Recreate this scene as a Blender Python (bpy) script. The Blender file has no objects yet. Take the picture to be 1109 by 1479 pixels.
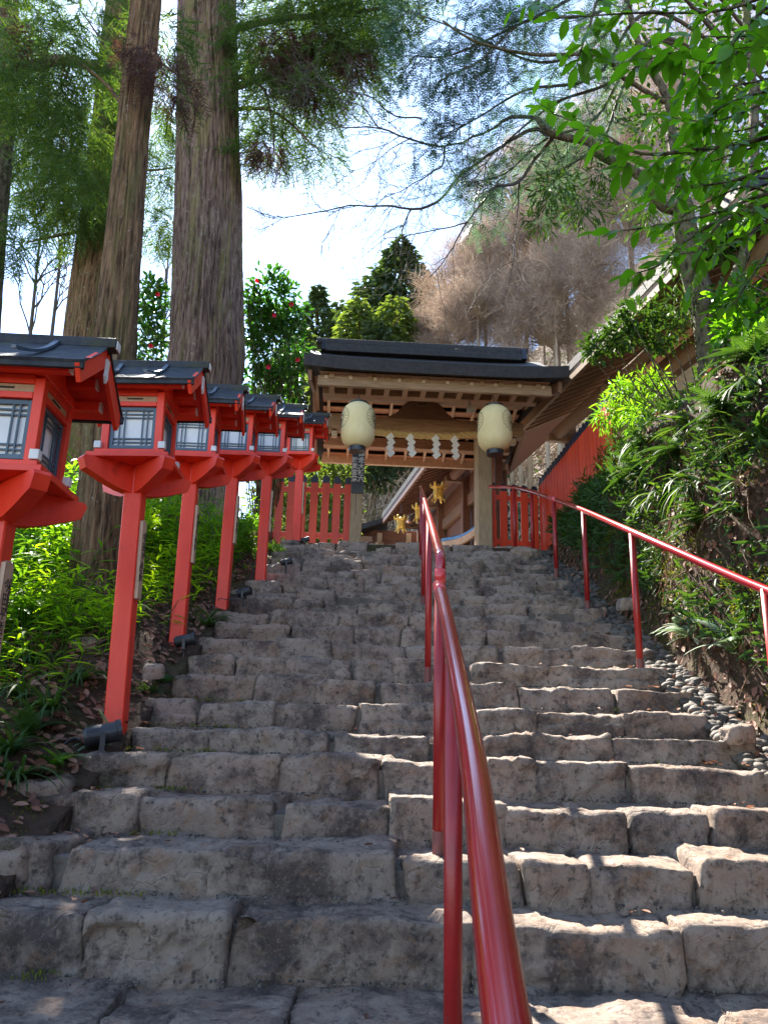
import bpy, math, random
import numpy as np
from mathutils import Vector, Matrix, Euler
R = math.radians
rng = np.random.default_rng(7); random.seed(7)
scene = bpy.context.scene
col = scene.collection

# ------------------------------------------------------------ camera, sky, sun
PITCH, ROLL, F = R(15.5), R(1.5), 1112.0
cam_d = bpy.data.cameras.new('camera'); cam = bpy.data.objects.new('camera', cam_d); col.objects.link(cam)
cam_d.sensor_fit = 'VERTICAL'; cam_d.sensor_height = 36; cam_d.lens = 36 * F / 1479
cam_d.clip_start = .05; cam_d.clip_end = 2000
CM = Matrix.Rotation(R(90) + PITCH, 3, 'X') @ Matrix.Rotation(ROLL, 3, 'Z')
cam.matrix_world = CM.to_4x4(); scene.camera = cam
CMn = np.array(CM)

def ray(x, y): return CMn @ np.array([(x - 554.5) / F, -(y - 739.5) / F, -1.0])
def P(x, y, d):
    r = ray(x, y); return r * (d / r[1])
def PZ(x, y, z):
    r = ray(x, y); return r * (z / r[2])

SUN_AZ, SUN_EL = R(-19), R(46)
w = bpy.data.worlds.new('World'); scene.world = w; w.use_nodes = True
nt = w.node_tree; bg = nt.nodes['Background']
sky = nt.nodes.new('ShaderNodeTexSky'); sky.sky_type = 'NISHITA'; sky.sun_disc = False
sky.sun_elevation = SUN_EL; sky.sun_rotation = SUN_AZ
sky.air_density = 1.0; sky.dust_density = .1; sky.ozone_density = .9
nt.links.new(sky.outputs[0], bg.inputs[0]); bg.inputs[1].default_value = .11
sl = bpy.data.lights.new('sun', 'SUN'); so = bpy.data.objects.new('sun', sl); col.objects.link(so)
sl.energy = 5.0; sl.angle = R(.55); sl.color = (1, .93, .82)
sd = Vector((math.sin(SUN_AZ) * math.cos(SUN_EL), math.cos(SUN_AZ) * math.cos(SUN_EL), math.sin(SUN_EL)))
so.rotation_euler = sd.to_track_quat('Z', 'Y').to_euler(); so.location = sd * 50
vs = scene.view_settings; vs.view_transform = 'Standard'; vs.look = 'None'; vs.gamma = 1; vs.exposure = 2.4
scene.render.engine = 'CYCLES'
scene.cycles.max_bounces = 8; scene.cycles.diffuse_bounces = 4; scene.cycles.transmission_bounces = 4
scene.cycles.sample_clamp_indirect = 6
scene.cycles.use_denoising = True

# ------------------------------------------------------------ numpy noise
def _h(ix, iy, iz, s):
    n = (ix * 374761393 + iy * 668265263 + iz * 2147483647 + s * 1274126177) & 0x7fffffff
    n = (n ^ (n >> 13)) * 1274126177 & 0x7fffffff
    n = (n ^ (n >> 16)) * 668265263 & 0x7fffffff
    return ((n ^ (n >> 15)) & 0xffffff) / float(0xffffff) * 2 - 1
def vn(p, s=0):
    p = np.asarray(p, float); f = np.floor(p); i = f.astype(np.int64); t = p - f; t = t * t * (3 - 2 * t)
    r = 0
    for a in (0, 1):
        for b in (0, 1):
            for c in (0, 1):
                wgt = (t[..., 0] if a else 1 - t[..., 0]) * (t[..., 1] if b else 1 - t[..., 1]) * (t[..., 2] if c else 1 - t[..., 2])
                r = r + wgt * _h(i[..., 0] + a, i[..., 1] + b, i[..., 2] + c, s)
    return r
def fbm(p, o=4, s=0):
    p = np.asarray(p, float); r = 0; a = 1
    for k in range(o):
        r = r + a * vn(p, s + k * 17); p = p * 2.03 + 5.3; a *= .5
    return r
def facets(p, k=.5, s=0):
    """chipped rock: every Voronoi cell is a tilted plane"""
    f = np.floor(p).astype(np.int64); best = np.full(len(p), 9.0); val = np.zeros(len(p))
    for a in (-1, 0, 1):
        for b in (-1, 0, 1):
            for c in (-1, 0, 1):
                i, j, l = f[:, 0] + a, f[:, 1] + b, f[:, 2] + c
                o = np.stack([_h(i, j, l, s) * .5 + .5, _h(i, j, l, s + 1) * .5 + .5, _h(i, j, l, s + 2) * .5 + .5], 1); d = p - (np.stack([i, j, l], 1) + o); q = (d * d).sum(1)
                t = np.stack([_h(i, j, l, s + 3), _h(i, j, l, s + 4), _h(i, j, l, s + 5)], 1); v = (d * t).sum(1) * k + _h(i, j, l, s + 6) * .45
                m = q < best; best[m] = q[m]; val[m] = v[m]
    return val
def sm(a, b, x):
    t = np.clip((x - a) / (b - a), 0, 1); return t * t * (3 - 2 * t)
def nz(v): return v / np.maximum(np.linalg.norm(v, axis=-1, keepdims=True), 1e-9)

# ------------------------------------------------------------ mesh builder
class MB:
    def __init__(s): s.v = []; s.f = []; s.n = 0
    def add(s, V, faces):
        V = np.asarray(V, float).reshape(-1, 3)
        s.v.append(V)
        for F_ in (faces if isinstance(faces, (list, tuple)) else [faces]):
            F_ = np.asarray(F_, np.int64)
            if F_.size: s.f.append(F_ + s.n)
        s.n += len(V); return s
    def box(s, c, size, M=None, b=0.0, taper=1.0):
        h = np.array(size, float) / 2
        if b <= 0: b = min(h) * .12
        b = min(b, min(h) * .5)
        V = []; 
        for sx in (-1, 1):
            for sy in (-1, 1):
                for sz in (-1, 1):
                    sg = np.array([sx, sy, sz])
                    for ax in range(3):
                        q = sg * h - sg * b; q[ax] = sg[ax] * h[ax]; V.append(q)
        V = np.array(V)
        if taper != 1.0:
            k = 1 + (taper - 1) * (V[:, 2:] / h[2] * .5 + .5); V[:, :2] *= k
        def id(sx, sy, sz, ax): return ((sx > 0) * 4 + (sy > 0) * 2 + (sz > 0)) * 3 + ax
        quads = []; tris = []
        for sg in (-1, 1):
            for ax in range(3):
                a, c2 = [i for i in range(3) if i != ax]
                o = []
                for (u, v_) in ((-1, -1), (1, -1), (1, 1), (-1, 1)):
                    t = [0, 0, 0]; t[ax] = sg; t[a] = u; t[c2] = v_; o.append(id(*t, ax))
                nrm = np.cross(V[o[1]] - V[o[0]], V[o[2]] - V[o[1]])
                if nrm[ax] * sg < 0: o = o[::-1]
                quads.append(o)
        for ax in range(3):
            o1, o2 = [i for i in range(3) if i != ax]
            for u in (-1, 1):
                for v_ in (-1, 1):
                    t0 = [0, 0, 0]; t0[ax] = -1; t0[o1] = u; t0[o2] = v_; t1 = list(t0); t1[ax] = 1
                    o = [id(*t0, o1), id(*t1, o1), id(*t1, o2), id(*t0, o2)]
                    nrm = np.cross(V[o[1]] - V[o[0]], V[o[2]] - V[o[1]])
                    if nrm[o1] * u + nrm[o2] * v_ < 0: o = o[::-1]
                    quads.append(o)
        for sx in (-1, 1):
            for sy in (-1, 1):
                for sz in (-1, 1):
                    o = [id(sx, sy, sz, k) for k in range(3)]
                    nrm = np.cross(V[o[1]] - V[o[0]], V[o[2]] - V[o[1]])
                    if nrm @ np.array([sx, sy, sz]) < 0: o = o[::-1]
                    tris.append(o)
        if M is not None: V = V @ np.array(M)[:3, :3].T
        return s.add(V + np.array(c, float), [np.array(quads), np.array(tris)])
    def bar(s, a, b, wd, ht, up=(0, 0, 1)):
        a = np.array(a, float); b = np.array(b, float); d = b - a; L = np.linalg.norm(d); d /= L
        x = np.cross(d, up); x /= np.linalg.norm(x); z = np.cross(x, d)
        return s.box((a + b) / 2, (wd, L, ht), np.stack([x, d, z], 1))
    def tube(s, pts, rad, n=8, caps=True):
        pts = np.array(pts, float); m = len(pts); rad = np.broadcast_to(np.array(rad, float), (m,))
        T = nz(np.gradient(pts, axis=0)); up = np.array([0, 0, 1.0])
        if abs(T[0] @ up) > .9: up = np.array([1.0, 0, 0])
        X = np.zeros_like(pts); x = nz(np.cross(T[0], up))
        for i in range(m):
            x = nz(x - T[i] * (x @ T[i])); X[i] = x
        Y = np.cross(T, X); a = np.arange(n) / n * 2 * np.pi
        V = pts[:, None] + rad[:, None, None] * (np.cos(a)[None, :, None] * X[:, None] + np.sin(a)[None, :, None] * Y[:, None])
        i = np.arange(m - 1)[:, None] * n; j = np.arange(n)[None]; j2 = (j + 1) % n
        Fq = np.stack([i + j, i + j2, i + n + j2, i + n + j], -1).reshape(-1, 4)
        fs = [Fq]
        if caps: fs += [np.arange(n)[::-1][None], (np.arange(n) + (m - 1) * n)[None]]
        return s.add(V.reshape(-1, 3), fs)
    def lathe(s, prof, n=24, c=(0, 0, 0)):
        prof = np.array(prof, float); m = len(prof); a = np.arange(n) / n * 2 * np.pi
        V = np.stack([prof[:, :1] * np.cos(a), prof[:, :1] * np.sin(a), np.repeat(prof[:, 1:], n, 1)], -1)
        i = np.arange(m - 1)[:, None] * n; j = np.arange(n)[None]; j2 = (j + 1) % n
        Fq = np.stack([i + j, i + j2, i + n + j2, i + n + j], -1).reshape(-1, 4)
        return s.add(V.reshape(-1, 3) + np.array(c), [Fq, np.arange(n)[::-1][None], (np.arange(n) + (m - 1) * n)[None]])
    def prism(s, poly, O, U, W, N, th):
        """poly (u,w) in plane O+uU+wW, extruded +-th/2 along N"""
        poly = np.array(poly, float); n = len(poly); O, U, W, N = map(lambda q: np.array(q, float), (O, U, W, N))
        A = O + poly[:, :1] * U + poly[:, 1:] * W
        V = np.concatenate([A - N * th / 2, A + N * th / 2]); i = np.arange(n); j = (i + 1) % n
        area = .5 * np.sum(poly[:, 0] * poly[j, 1] - poly[j, 0] * poly[:, 1]) * (np.cross(U, W) @ N)
        q = np.stack([i, j, j + n, i + n], -1); c1 = i[::-1][None]; c2 = (i + n)[None]
        if area < 0: q = q[:, ::-1]; c1 = c1[:, ::-1]; c2 = c2[:, ::-1]
        return s.add(V, [q, c1, c2])
    def grid(s, V, flip=False):
        m, n = V.shape[:2]; i = np.arange(m - 1)[:, None] * n + np.arange(n - 1)[None]
        q = np.stack([i, i + 1, i + n + 1, i + n], -1).reshape(-1, 4)
        return s.add(V.reshape(-1, 3), q[:, ::-1] if flip else q)
    def inst(s, tpl, pos, d, nrm, sc):
        """scatter a template (V, faces): x side, y along d, z normal"""
        TV, TF = tpl; pos = np.asarray(pos, float); N = len(pos)
        if N == 0: return s
        d = nz(np.asarray(d, float)); side = nz(np.cross(d, nrm)); up = np.cross(side, d)
        sc = np.broadcast_to(np.asarray(sc, float), (N,))[:, None, None]
        V = pos[:, None] + sc * (TV[None, :, :1] * side[:, None] + TV[None, :, 1:2] * d[:, None] + TV[None, :, 2:] * up[:, None])
        m = len(TV); fs = [(f[None] + (np.arange(N) * m)[:, None, None]).reshape(-1, f.shape[1]) for f in TF]
        return s.add(V.reshape(-1, 3), fs)
    def build(s, name, mat, parent=None, smooth=False, origin=None, world=False):
        """origin: world point that becomes the mesh origin. world: verts are world coordinates under an unrotated parent"""
        V = np.concatenate(s.v) if s.v else np.zeros((0, 3))
        if world and parent is not None: V = V - np.array(wloc(parent))
        if origin is not None: V = V - np.array(origin)
        me = bpy.data.meshes.new(name)
        me.vertices.add(len(V)); me.vertices.foreach_set('co', V.astype(np.float32).ravel())
        if s.f:
            loops = np.concatenate([f.ravel() for f in s.f]); tot = np.concatenate([np.full(len(f), f.shape[1]) for f in s.f])
            me.loops.add(len(loops)); me.loops.foreach_set('vertex_index', loops.astype(np.int32))
            me.polygons.add(len(tot)); st = np.concatenate([[0], np.cumsum(tot)[:-1]])
            me.polygons.foreach_set('loop_start', st.astype(np.int32)); me.polygons.foreach_set('loop_total', tot.astype(np.int32))
            me.polygons.foreach_set('use_smooth', np.full(len(tot), bool(smooth)))
        me.update(calc_edges=True); me.validate()
        if mat is not None: me.materials.append(mat)
        o = bpy.data.objects.new(name, me); col.objects.link(o)
        if parent is not None: o.parent = parent
        if origin is not None: o.location = Vector([float(q) for q in origin])
        return o
def wloc(o):
    l = Vector((0, 0, 0))
    while o is not None: l = l + o.location; o = o.parent
    return l
def tag(o, label=None, cat=None, group=None, kind=None):
    if label: o['label'] = label
    if cat: o['category'] = cat
    if group: o['group'] = group
    if kind: o['kind'] = kind
    return o
def thing(name, loc, label, cat, group=None, rz=0):
    o = bpy.data.objects.new(name, None); col.objects.link(o); o.location = Vector([float(q) for q in loc]); o.rotation_euler = (0, 0, rz)
    o.empty_display_size = .1
    return tag(o, label, cat, group)
def copy_tree(o, parent=None):
    c = o.copy(); col.objects.link(c); c.parent = parent
    for ch in list(o.children): copy_tree(ch, c)
    return c

# ------------------------------------------------------------ materials
def newmat(name):
    m = bpy.data.materials.new(name); m.use_nodes = True; n = m.node_tree
    return m, n, n.nodes['Principled BSDF']
def mix(n, fac, a, b, mode='MIX'):
    x = n.nodes.new('ShaderNodeMix'); x.data_type = 'RGBA'; x.blend_type = mode
    for i, v_ in ((0, fac), (6, a), (7, b)):
        if isinstance(v_, bpy.types.NodeSocket): n.links.new(v_, x.inputs[i])
        elif i == 0: x.inputs[0].default_value = v_
        else: x.inputs[i].default_value = (*v_, 1) if len(v_) == 3 else v_
    return x.outputs[2]
def noise(n, scale, detail=6, rough=.6, stretch=(1, 1, 1), off=0, coord='Object'):
    tc = n.nodes.new('ShaderNodeTexCoord'); mp = n.nodes.new('ShaderNodeMapping'); mp.inputs['Scale'].default_value = stretch
    mp.inputs['Location'].default_value = (off, off * .7, off * .3)
    n.links.new(tc.outputs[coord], mp.inputs[0]); t = n.nodes.new('ShaderNodeTexNoise')
    t.inputs['Scale'].default_value = scale; t.inputs['Detail'].default_value = detail; t.inputs['Roughness'].default_value = rough
    n.links.new(mp.outputs[0], t.inputs['Vector']); return t.outputs[0]
def ramp(n, src, stops):
    r = n.nodes.new('ShaderNodeValToRGB'); n.links.new(src, r.inputs[0]); e = r.color_ramp.elements
    e[0].position, e[1].position = stops[0][0], stops[1][0]
    for i, (p, c) in enumerate(stops):
        if i > 1: e.new(p)
    for i, (p, c) in enumerate(stops):
        e[i].position = p; e[i].color = (*c, 1) if len(c) == 3 else c
    return r.outputs[0]
def bw(a): return (a, a, a)
def bump(n, bs, h, strength, dist=.02):
    b = n.nodes.new('ShaderNodeBump'); b.inputs['Strength'].default_value = strength; b.inputs['Distance'].default_value = dist
    n.links.new(h, b.inputs['Height'])
    if bs.inputs['Normal'].is_linked: n.links.new(bs.inputs['Normal'].links[0].from_socket, b.inputs['Normal'])
    n.links.new(b.outputs[0], bs.inputs['Normal'])
def pmat(name, c1, c2, scale=8, rough=.6, stretch=(1, 1, 1), bs=.3, bscale=None, bdist=.01, metal=0, spec=.5, lo=.35, hi=.65, dirt=None, coat=0, isl=0):
    m, n, b = newmat(name)
    c = ramp(n, noise(n, scale, 8, .65, stretch), [(lo, c1), (hi, c2)])
    if dirt is not None:
        c = mix(n, ramp(n, noise(n, dirt[1], 7, .7, (1, 1, 1), 4), [(dirt[2], bw(0)), (dirt[2] + .14, bw(1))]), c, dirt[0])
    if isl:
        g = n.nodes.new('ShaderNodeNewGeometry'); k = ramp(n, g.outputs['Random Per Island'], [(0, bw(1 - isl)), (1, bw(1 + isl * .5))])
        c = mix(n, 1.0, c, k, 'MULTIPLY')
    n.links.new(c, b.inputs['Base Color'])
    b.inputs['Roughness'].default_value = rough; b.inputs['Metallic'].default_value = metal; b.inputs['Specular IOR Level'].default_value = spec
    if coat: b.inputs['Coat Weight'].default_value = coat; b.inputs['Coat Roughness'].default_value = .12
    if bs: bump(n, b, noise(n, bscale or scale * 3, 8, .7, stretch, 2), bs, bdist)
    return m
def leafmat(name, cols, trans=.45, rough=.45, tcol=None, spec=.4):
    m, n, b = newmat(name); g = n.nodes.new('ShaderNodeNewGeometry')
    k = len(cols); c = ramp(n, g.outputs['Random Per Island'], [(i / (k - 1), q) for i, q in enumerate(cols)])
    n.links.new(c, b.inputs['Base Color']); b.inputs['Roughness'].default_value = rough; b.inputs['Specular IOR Level'].default_value = spec
    t = n.nodes.new('ShaderNodeBsdfTranslucent')
    tc = mix(n, 1.0, c, tcol or (1.9, 1.9, .55), 'MULTIPLY'); n.links.new(tc, t.inputs[0])
    x = n.nodes.new('ShaderNodeMixShader'); x.inputs[0].default_value = trans
    n.links.new(b.outputs[0], x.inputs[1]); n.links.new(t.outputs[0], x.inputs[2]); n.links.new(x.outputs[0], n.nodes['Material Output'].inputs[0])
    return m

def stone_mat():
    m, n, b = newmat('step_stone'); g = n.nodes.new('ShaderNodeNewGeometry'); ri = g.outputs['Random Per Island']
    base = ramp(n, ri, [(0, (.38, .235, .165)), (.22, (.23, .155, .12)), (.45, (.44, .30, .21)), (.7, (.25, .18, .15)), (.85, (.35, .265, .205)), (1, (.39, .245, .175))])
    c = mix(n, ramp(n, noise(n, 6, 9, .72), [(.33, bw(0)), (.68, bw(1))]), base, (.45, .34, .26))
    c = mix(n, ramp(n, noise(n, 3.1, 9, .76, (1, 1, 1), 9), [(.47, bw(0)), (.60, bw(.85))]), c, (.075, .050, .042)); c = mix(n, ramp(n, noise(n, 7, 9, .76, (1, 1, 1), 33), [(.54, bw(0)), (.62, bw(.6))]), c, (.36, .20, .12))
    c = mix(n, ramp(n, noise(n, 55, 5, .7, (1, 1, 1), 3), [(.54, bw(0)), (.68, bw(.55))]), c, (.42, .34, .26))
    c = mix(n, ramp(n, noise(n, 24, 6, .75, (1, 1, 1), 13), [(.36, bw(.8)), (.47, bw(0))]), c, (.05, .038, .033))
    # moss towards both ends of the steps
    tc = n.nodes.new('ShaderNodeTexCoord'); sx = n.nodes.new('ShaderNodeSeparateXYZ'); n.links.new(tc.outputs['Object'], sx.inputs[0])
    a = n.nodes.new('ShaderNodeMath'); a.operation = 'SUBTRACT'; n.links.new(sx.outputs[0], a.inputs[0]); a.inputs[1].default_value = .35
    ab = n.nodes.new('ShaderNodeMath'); ab.operation = 'ABSOLUTE'; n.links.new(a.outputs[0], ab.inputs[0])
    e = ramp(n, ab.outputs[0], [(.0, bw(.0)), (1.0, bw(0))]); 
    mr = n.nodes.new('ShaderNodeMapRange'); n.links.new(ab.outputs[0], mr.inputs[0]); mr.inputs[1].default_value = 1.2; mr.inputs[2].default_value = 2.0
    mr.inputs[3].default_value = -.12; mr.inputs[4].default_value = .1
    ad = n.nodes.new('ShaderNodeMath'); ad.operation = 'ADD'; n.links.new(mr.outputs[0], ad.inputs[0]); n.links.new(noise(n, 4.5, 8, .75, (1, 1, 1), 21), ad.inputs[1])
    c = mix(n, ramp(n, ad.outputs[0], [(.58, bw(0)), (.70, bw(.75))]), c, (.062, .072, .018))
    n.links.new(c, b.inputs['Base Color']); b.inputs['Roughness'].default_value = .72; b.inputs['Specular IOR Level'].default_value = .35
    bump(n, b, noise(n, 11, 10, .78, (1, 1, 1), 5), 1.0, .05); bump(n, b, noise(n, 75, 8, .75, (1, 1, 1), 7), .7, .008)
    v = n.nodes.new('ShaderNodeTexVoronoi'); v.feature = 'DISTANCE_TO_EDGE'; v.inputs['Scale'].default_value = 2.3
    tc2 = n.nodes.new('ShaderNodeTexCoord'); mm = n.nodes.new('ShaderNodeVectorMath'); mm.operation = 'ADD'
    nn = n.nodes.new('ShaderNodeTexNoise'); nn.inputs['Scale'].default_value = 3; n.links.new(tc2.outputs['Object'], nn.inputs['Vector'])
    n.links.new(tc2.outputs['Object'], mm.inputs[0]); n.links.new(nn.outputs[1], mm.inputs[1]); n.links.new(mm.outputs[0], v.inputs['Vector'])
    bump(n, b, ramp(n, v.outputs[0], [(0, bw(0)), (.03, bw(1))]), .45, .012)
    return m
def ground_mat():
    m, n, b = newmat('forest_floor')
    c = ramp(n, noise(n, 5, 9, .75), [(.3, (.040, .026, .018)), (.5, (.075, .048, .030)), (.7, (.12, .078, .05))])
    c = mix(n, ramp(n, noise(n, 1.6, 8, .75, (1, 1, 1), 3), [(.50, bw(0)), (.62, bw(.8))]), c, (.055, .070, .018))
    v = n.nodes.new('ShaderNodeTexVoronoi'); v.inputs['Scale'].default_value = 26
    tc = n.nodes.new('ShaderNodeTexCoord'); n.links.new(tc.outputs['Object'], v.inputs['Vector'])
    c = mix(n, .35, c, mix(n, v.outputs['Color'], (.05, .025, .015), (.16, .085, .05)))
    n.links.new(c, b.inputs['Base Color']); b.inputs['Roughness'].default_value = .9; b.inputs['Specular IOR Level'].default_value = .2
    bump(n, b, noise(n, 18, 10, .78), 1, .05); bump(n, b, v.outputs[0], .6, .02)
    return m
def bark_mat(name, c1, c2, moss, sc=16, st=(1, 1, .085)):
    m, n, b = newmat(name); f = noise(n, sc, 10, .7, st)
    c = ramp(n, f, [(.40, tuple(q * .36 for q in c1)), (.47, c1), (.60, c2)])
    c = mix(n, ramp(n, noise(n, 5, 8, .75, (1, 1, .12), 5), [(.50, bw(0)), (.58, bw(.6))]), c, moss)
    c = mix(n, ramp(n, noise(n, 20, 6, .7, (1, 1, .5), 15), [(.60, bw(0)), (.66, bw(.6))]), c, (.40, .37, .29))
    n.links.new(c, b.inputs['Base Color']); b.inputs['Roughness'].default_value = .85; b.inputs['Specular IOR Level'].default_value = .2
    bump(n, b, f, 1, .06); bump(n, b, noise(n, sc * 4, 8, .7, (1, 1, .3), 1), .5, .01)
    return m
M = dict(
    stone=stone_mat(), ground=ground_mat(),
    mortar=pmat('step_mortar', (.09, .072, .058), (.20, .16, .13), 7, .9, bs=1, bdist=.03),
    gravel=pmat('pale_gravel', (.38, .36, .32), (.55, .52, .47), 60, .9, bs=.8, bscale=90),
    bark=bark_mat('cedar_bark', (.15, .092, .072), (.27, .185, .15), (.21, .18, .06), 24),
    bark2=bark_mat('young_cedar_bark', (.15, .085, .045), (.28, .165, .085), (.16, .14, .05), 30),
    bark3=bark_mat('mossy_bark', (.11, .085, .055), (.21, .17, .11), (.12, .14, .03), 22, (1, 1, .5)),
    red=pmat('vermilion_paint', (.72, .030, .010), (.84, .050, .016), 3.5, .46, bs=.25, bscale=26, stretch=(1, 1, .25), dirt=((.50, .028, .016), 4.5, .57), lo=.42, hi=.58),
    redf=pmat('fence_vermilion', (.60, .045, .014), (.75, .07, .02), 4, .5, bs=.15, bscale=30, stretch=(1, 1, .2), isl=.2),
    rail=pmat('rail_enamel', (.30, .008, .010), (.36, .012, .014), 5, .2, bs=.035, bscale=14, spec=.6, dirt=((.2, .01, .01), 9, .64), coat=.4),
    railp=pmat('rail_post_enamel', (.26, .010, .010), (.34, .016, .014), 7, .36, bs=.1, bscale=40, dirt=((.16, .04, .03), 9, .6)),
    railtip=pmat('fresh_red_enamel', (.60, .045, .045), (.66, .06, .055), 5, .3, bs=.05, coat=.2),
    galv=pmat('worn_post_foot', (.13, .045, .035), (.20, .05, .04), 18, .6, bs=.3),
    white=pmat('white_end_paint', (.62, .60, .55), (.78, .76, .70), 12, .6, bs=.1),
    bluegrey=pmat('blue_grey_paint', (.050, .085, .115), (.075, .115, .15), 10, .45, bs=.1),
    paper=pmat('paper_pane', (.70, .70, .70), (.80, .79, .77), 4, .8, bs=.05),
    slate=pmat('dark_roof_board', (.018, .020, .026), (.05, .054, .062), 9, .62, spec=.25, bs=.7, bscale=26, bdist=.012, dirt=((.050, .050, .028), 5, .55)),
    slateb=pmat('sky_tinted_batten', (.05, .07, .10), (.10, .13, .17), 10, .35, bs=.2),  # bluish sky reflection painted into the batten colour
    palewood=pmat('pale_wood', (.42, .27, .17), (.54, .37, .24), 6, .6, (14, 14, 1), bs=.2),
    wood=pmat('weathered_cypress', (.27, .165, .09), (.42, .27, .16), 5, .65, (1, 9, 9), bs=.35, bdist=.004, isl=.12),
    woodv=pmat('weathered_post', (.24, .17, .095), (.38, .28, .165), 6, .7, (9, 9, .8), bs=.4, bdist=.004, dirt=((.20, .18, .13), 3, .6)),
    woodl=pmat('light_cypress', (.48, .34, .22), (.62, .46, .32), 6, .6, (3, 3, 6), bs=.25, bdist=.003, isl=.15),
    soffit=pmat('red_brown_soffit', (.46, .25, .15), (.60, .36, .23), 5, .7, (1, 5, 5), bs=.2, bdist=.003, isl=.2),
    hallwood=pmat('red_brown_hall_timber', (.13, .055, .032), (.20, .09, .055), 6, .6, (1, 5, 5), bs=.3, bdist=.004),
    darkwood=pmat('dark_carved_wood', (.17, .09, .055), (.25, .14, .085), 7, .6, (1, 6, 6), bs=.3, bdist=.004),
    groof=pmat('bark_thatch_roof', (.014, .012, .013), (.036, .031, .032), 14, .7, (1, 1, 1), bs=.6, bscale=60, bdist=.008),
    tips=pmat('navy_picket_paint', (.008, .012, .028), (.016, .022, .045), 8, .45, bs=.1),
    plaster=pmat('white_plaster', (.72, .70, .64), (.82, .80, .76), 3, .9, bs=.1),
    chochin=pmat('lantern_paper', (.70, .56, .28), (.80, .67, .38), 3, .75, bs=.1),
    black=pmat('black_lacquer', (.008, .008, .012), (.02, .02, .028), 8, .35, bs=.1),
    ink=pmat('sumi_ink', (.012, .010, .010), (.03, .025, .02), 30, .8, bs=0),
    gold=pmat('gilt_metal', (.75, .48, .09), (.85, .60, .16), 20, .38, bs=.2, metal=.55),
    rope=pmat('straw_rope', (.42, .28, .10), (.62, .45, .20), 40, .85, bs=.6, bdist=.006),
    shide=pmat('white_paper', (.74, .72, .68), (.80, .78, .75), 8, .8, bs=0),
    plastic=pmat('black_housing', (.012, .013, .015), (.03, .03, .034), 12, .45, bs=.15),
    signwhite=pmat('sign_white_ink', (.62, .60, .55), (.75, .73, .68), 30, .7, bs=0),
    grey=pmat('grey_housing', (.25, .25, .24), (.34, .34, .33), 12, .5, bs=.1),
    copper=pmat('sky_tinted_copper_roof', (.05, .11, .20), (.10, .19, .30), 8, .3, bs=.2, metal=.3),  # base blue stands in for sky mirrored in the copper
    moss=leafmat('moss_tufts', [(.10, .115, .012), (.18, .19, .02), (.07, .085, .012)], .4, .8),
    litter=leafmat('dead_leaves', [(.16, .065, .035), (.26, .12, .07), (.11, .045, .03), (.34, .18, .12)], .2, .7, (1.2, 1, .8)),
    pebble=pmat('gutter_pebbles', (.04, .032, .026), (.13, .105, .08), 6, .75, bs=.3, isl=.45),
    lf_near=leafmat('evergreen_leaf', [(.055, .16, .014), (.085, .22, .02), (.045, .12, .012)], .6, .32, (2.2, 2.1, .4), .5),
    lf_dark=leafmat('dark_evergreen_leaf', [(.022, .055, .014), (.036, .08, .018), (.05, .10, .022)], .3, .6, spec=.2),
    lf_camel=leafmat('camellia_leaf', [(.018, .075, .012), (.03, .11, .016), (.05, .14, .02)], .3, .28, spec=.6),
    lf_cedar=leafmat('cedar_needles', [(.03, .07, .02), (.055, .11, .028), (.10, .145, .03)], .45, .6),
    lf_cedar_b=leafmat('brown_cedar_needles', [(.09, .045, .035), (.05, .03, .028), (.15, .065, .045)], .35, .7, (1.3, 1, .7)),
    lf_fir=leafmat('fir_needles', [(.045, .08, .065), (.055, .10, .085), (.09, .14, .055)], .45, .35, (1.3, 1.6, 1.0)),  # blue cast of the sky mixed into the needle colours
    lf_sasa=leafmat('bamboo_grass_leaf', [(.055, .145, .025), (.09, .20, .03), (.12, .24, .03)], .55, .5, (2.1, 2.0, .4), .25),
    lf_yel=leafmat('sunlit_tint_leaf', [(.13, .23, .02), (.20, .32, .025), (.09, .19, .02)], .7, .55, (2.4, 2.2, .4), .2),  # backlit yellow glow put into leaf colour and transmission
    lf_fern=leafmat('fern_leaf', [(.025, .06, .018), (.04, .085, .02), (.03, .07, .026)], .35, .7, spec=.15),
    lf_fernp=leafmat('pale_fern_leaf', [(.16, .22, .13), (.22, .30, .18), (.13, .2, .12)], .3, .6, (1.1, 1.2, .9)),
    lf_blade=leafmat('grass_blade', [(.025, .06, .016), (.045, .095, .022), (.075, .11, .03)], .4, .6, spec=.2),
    lf_far=leafmat('far_conifer_leaf', [(.028, .05, .028), (.045, .075, .034), (.06, .09, .035)], .25, .7),
    lf_fary=leafmat('far_yellow_green_leaf', [(.075, .11, .035), (.11, .15, .045), (.06, .09, .035)], .4, .7),
    twig=pmat('bare_twig', (.30, .22, .15), (.48, .37, .26), 3, .8, bs=0, isl=.35),
    twigf=leafmat('fine_bare_twigs', [(.13, .09, .07), (.40, .30, .225), (.21, .15, .12), (.64, .51, .42), (.29, .21, .165)], .3, .8, (1, .95, .85), .1),  # palest random tones stand in for sunlit twigs
    twigd=pmat('dark_twig', (.05, .038, .030), (.10, .078, .06), 6, .8, bs=0),
    flower=leafmat('camellia_petal', [(.65, .02, .05), (.75, .04, .10)], .35, .5, (1.3, .8, .8)),
)

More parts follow.
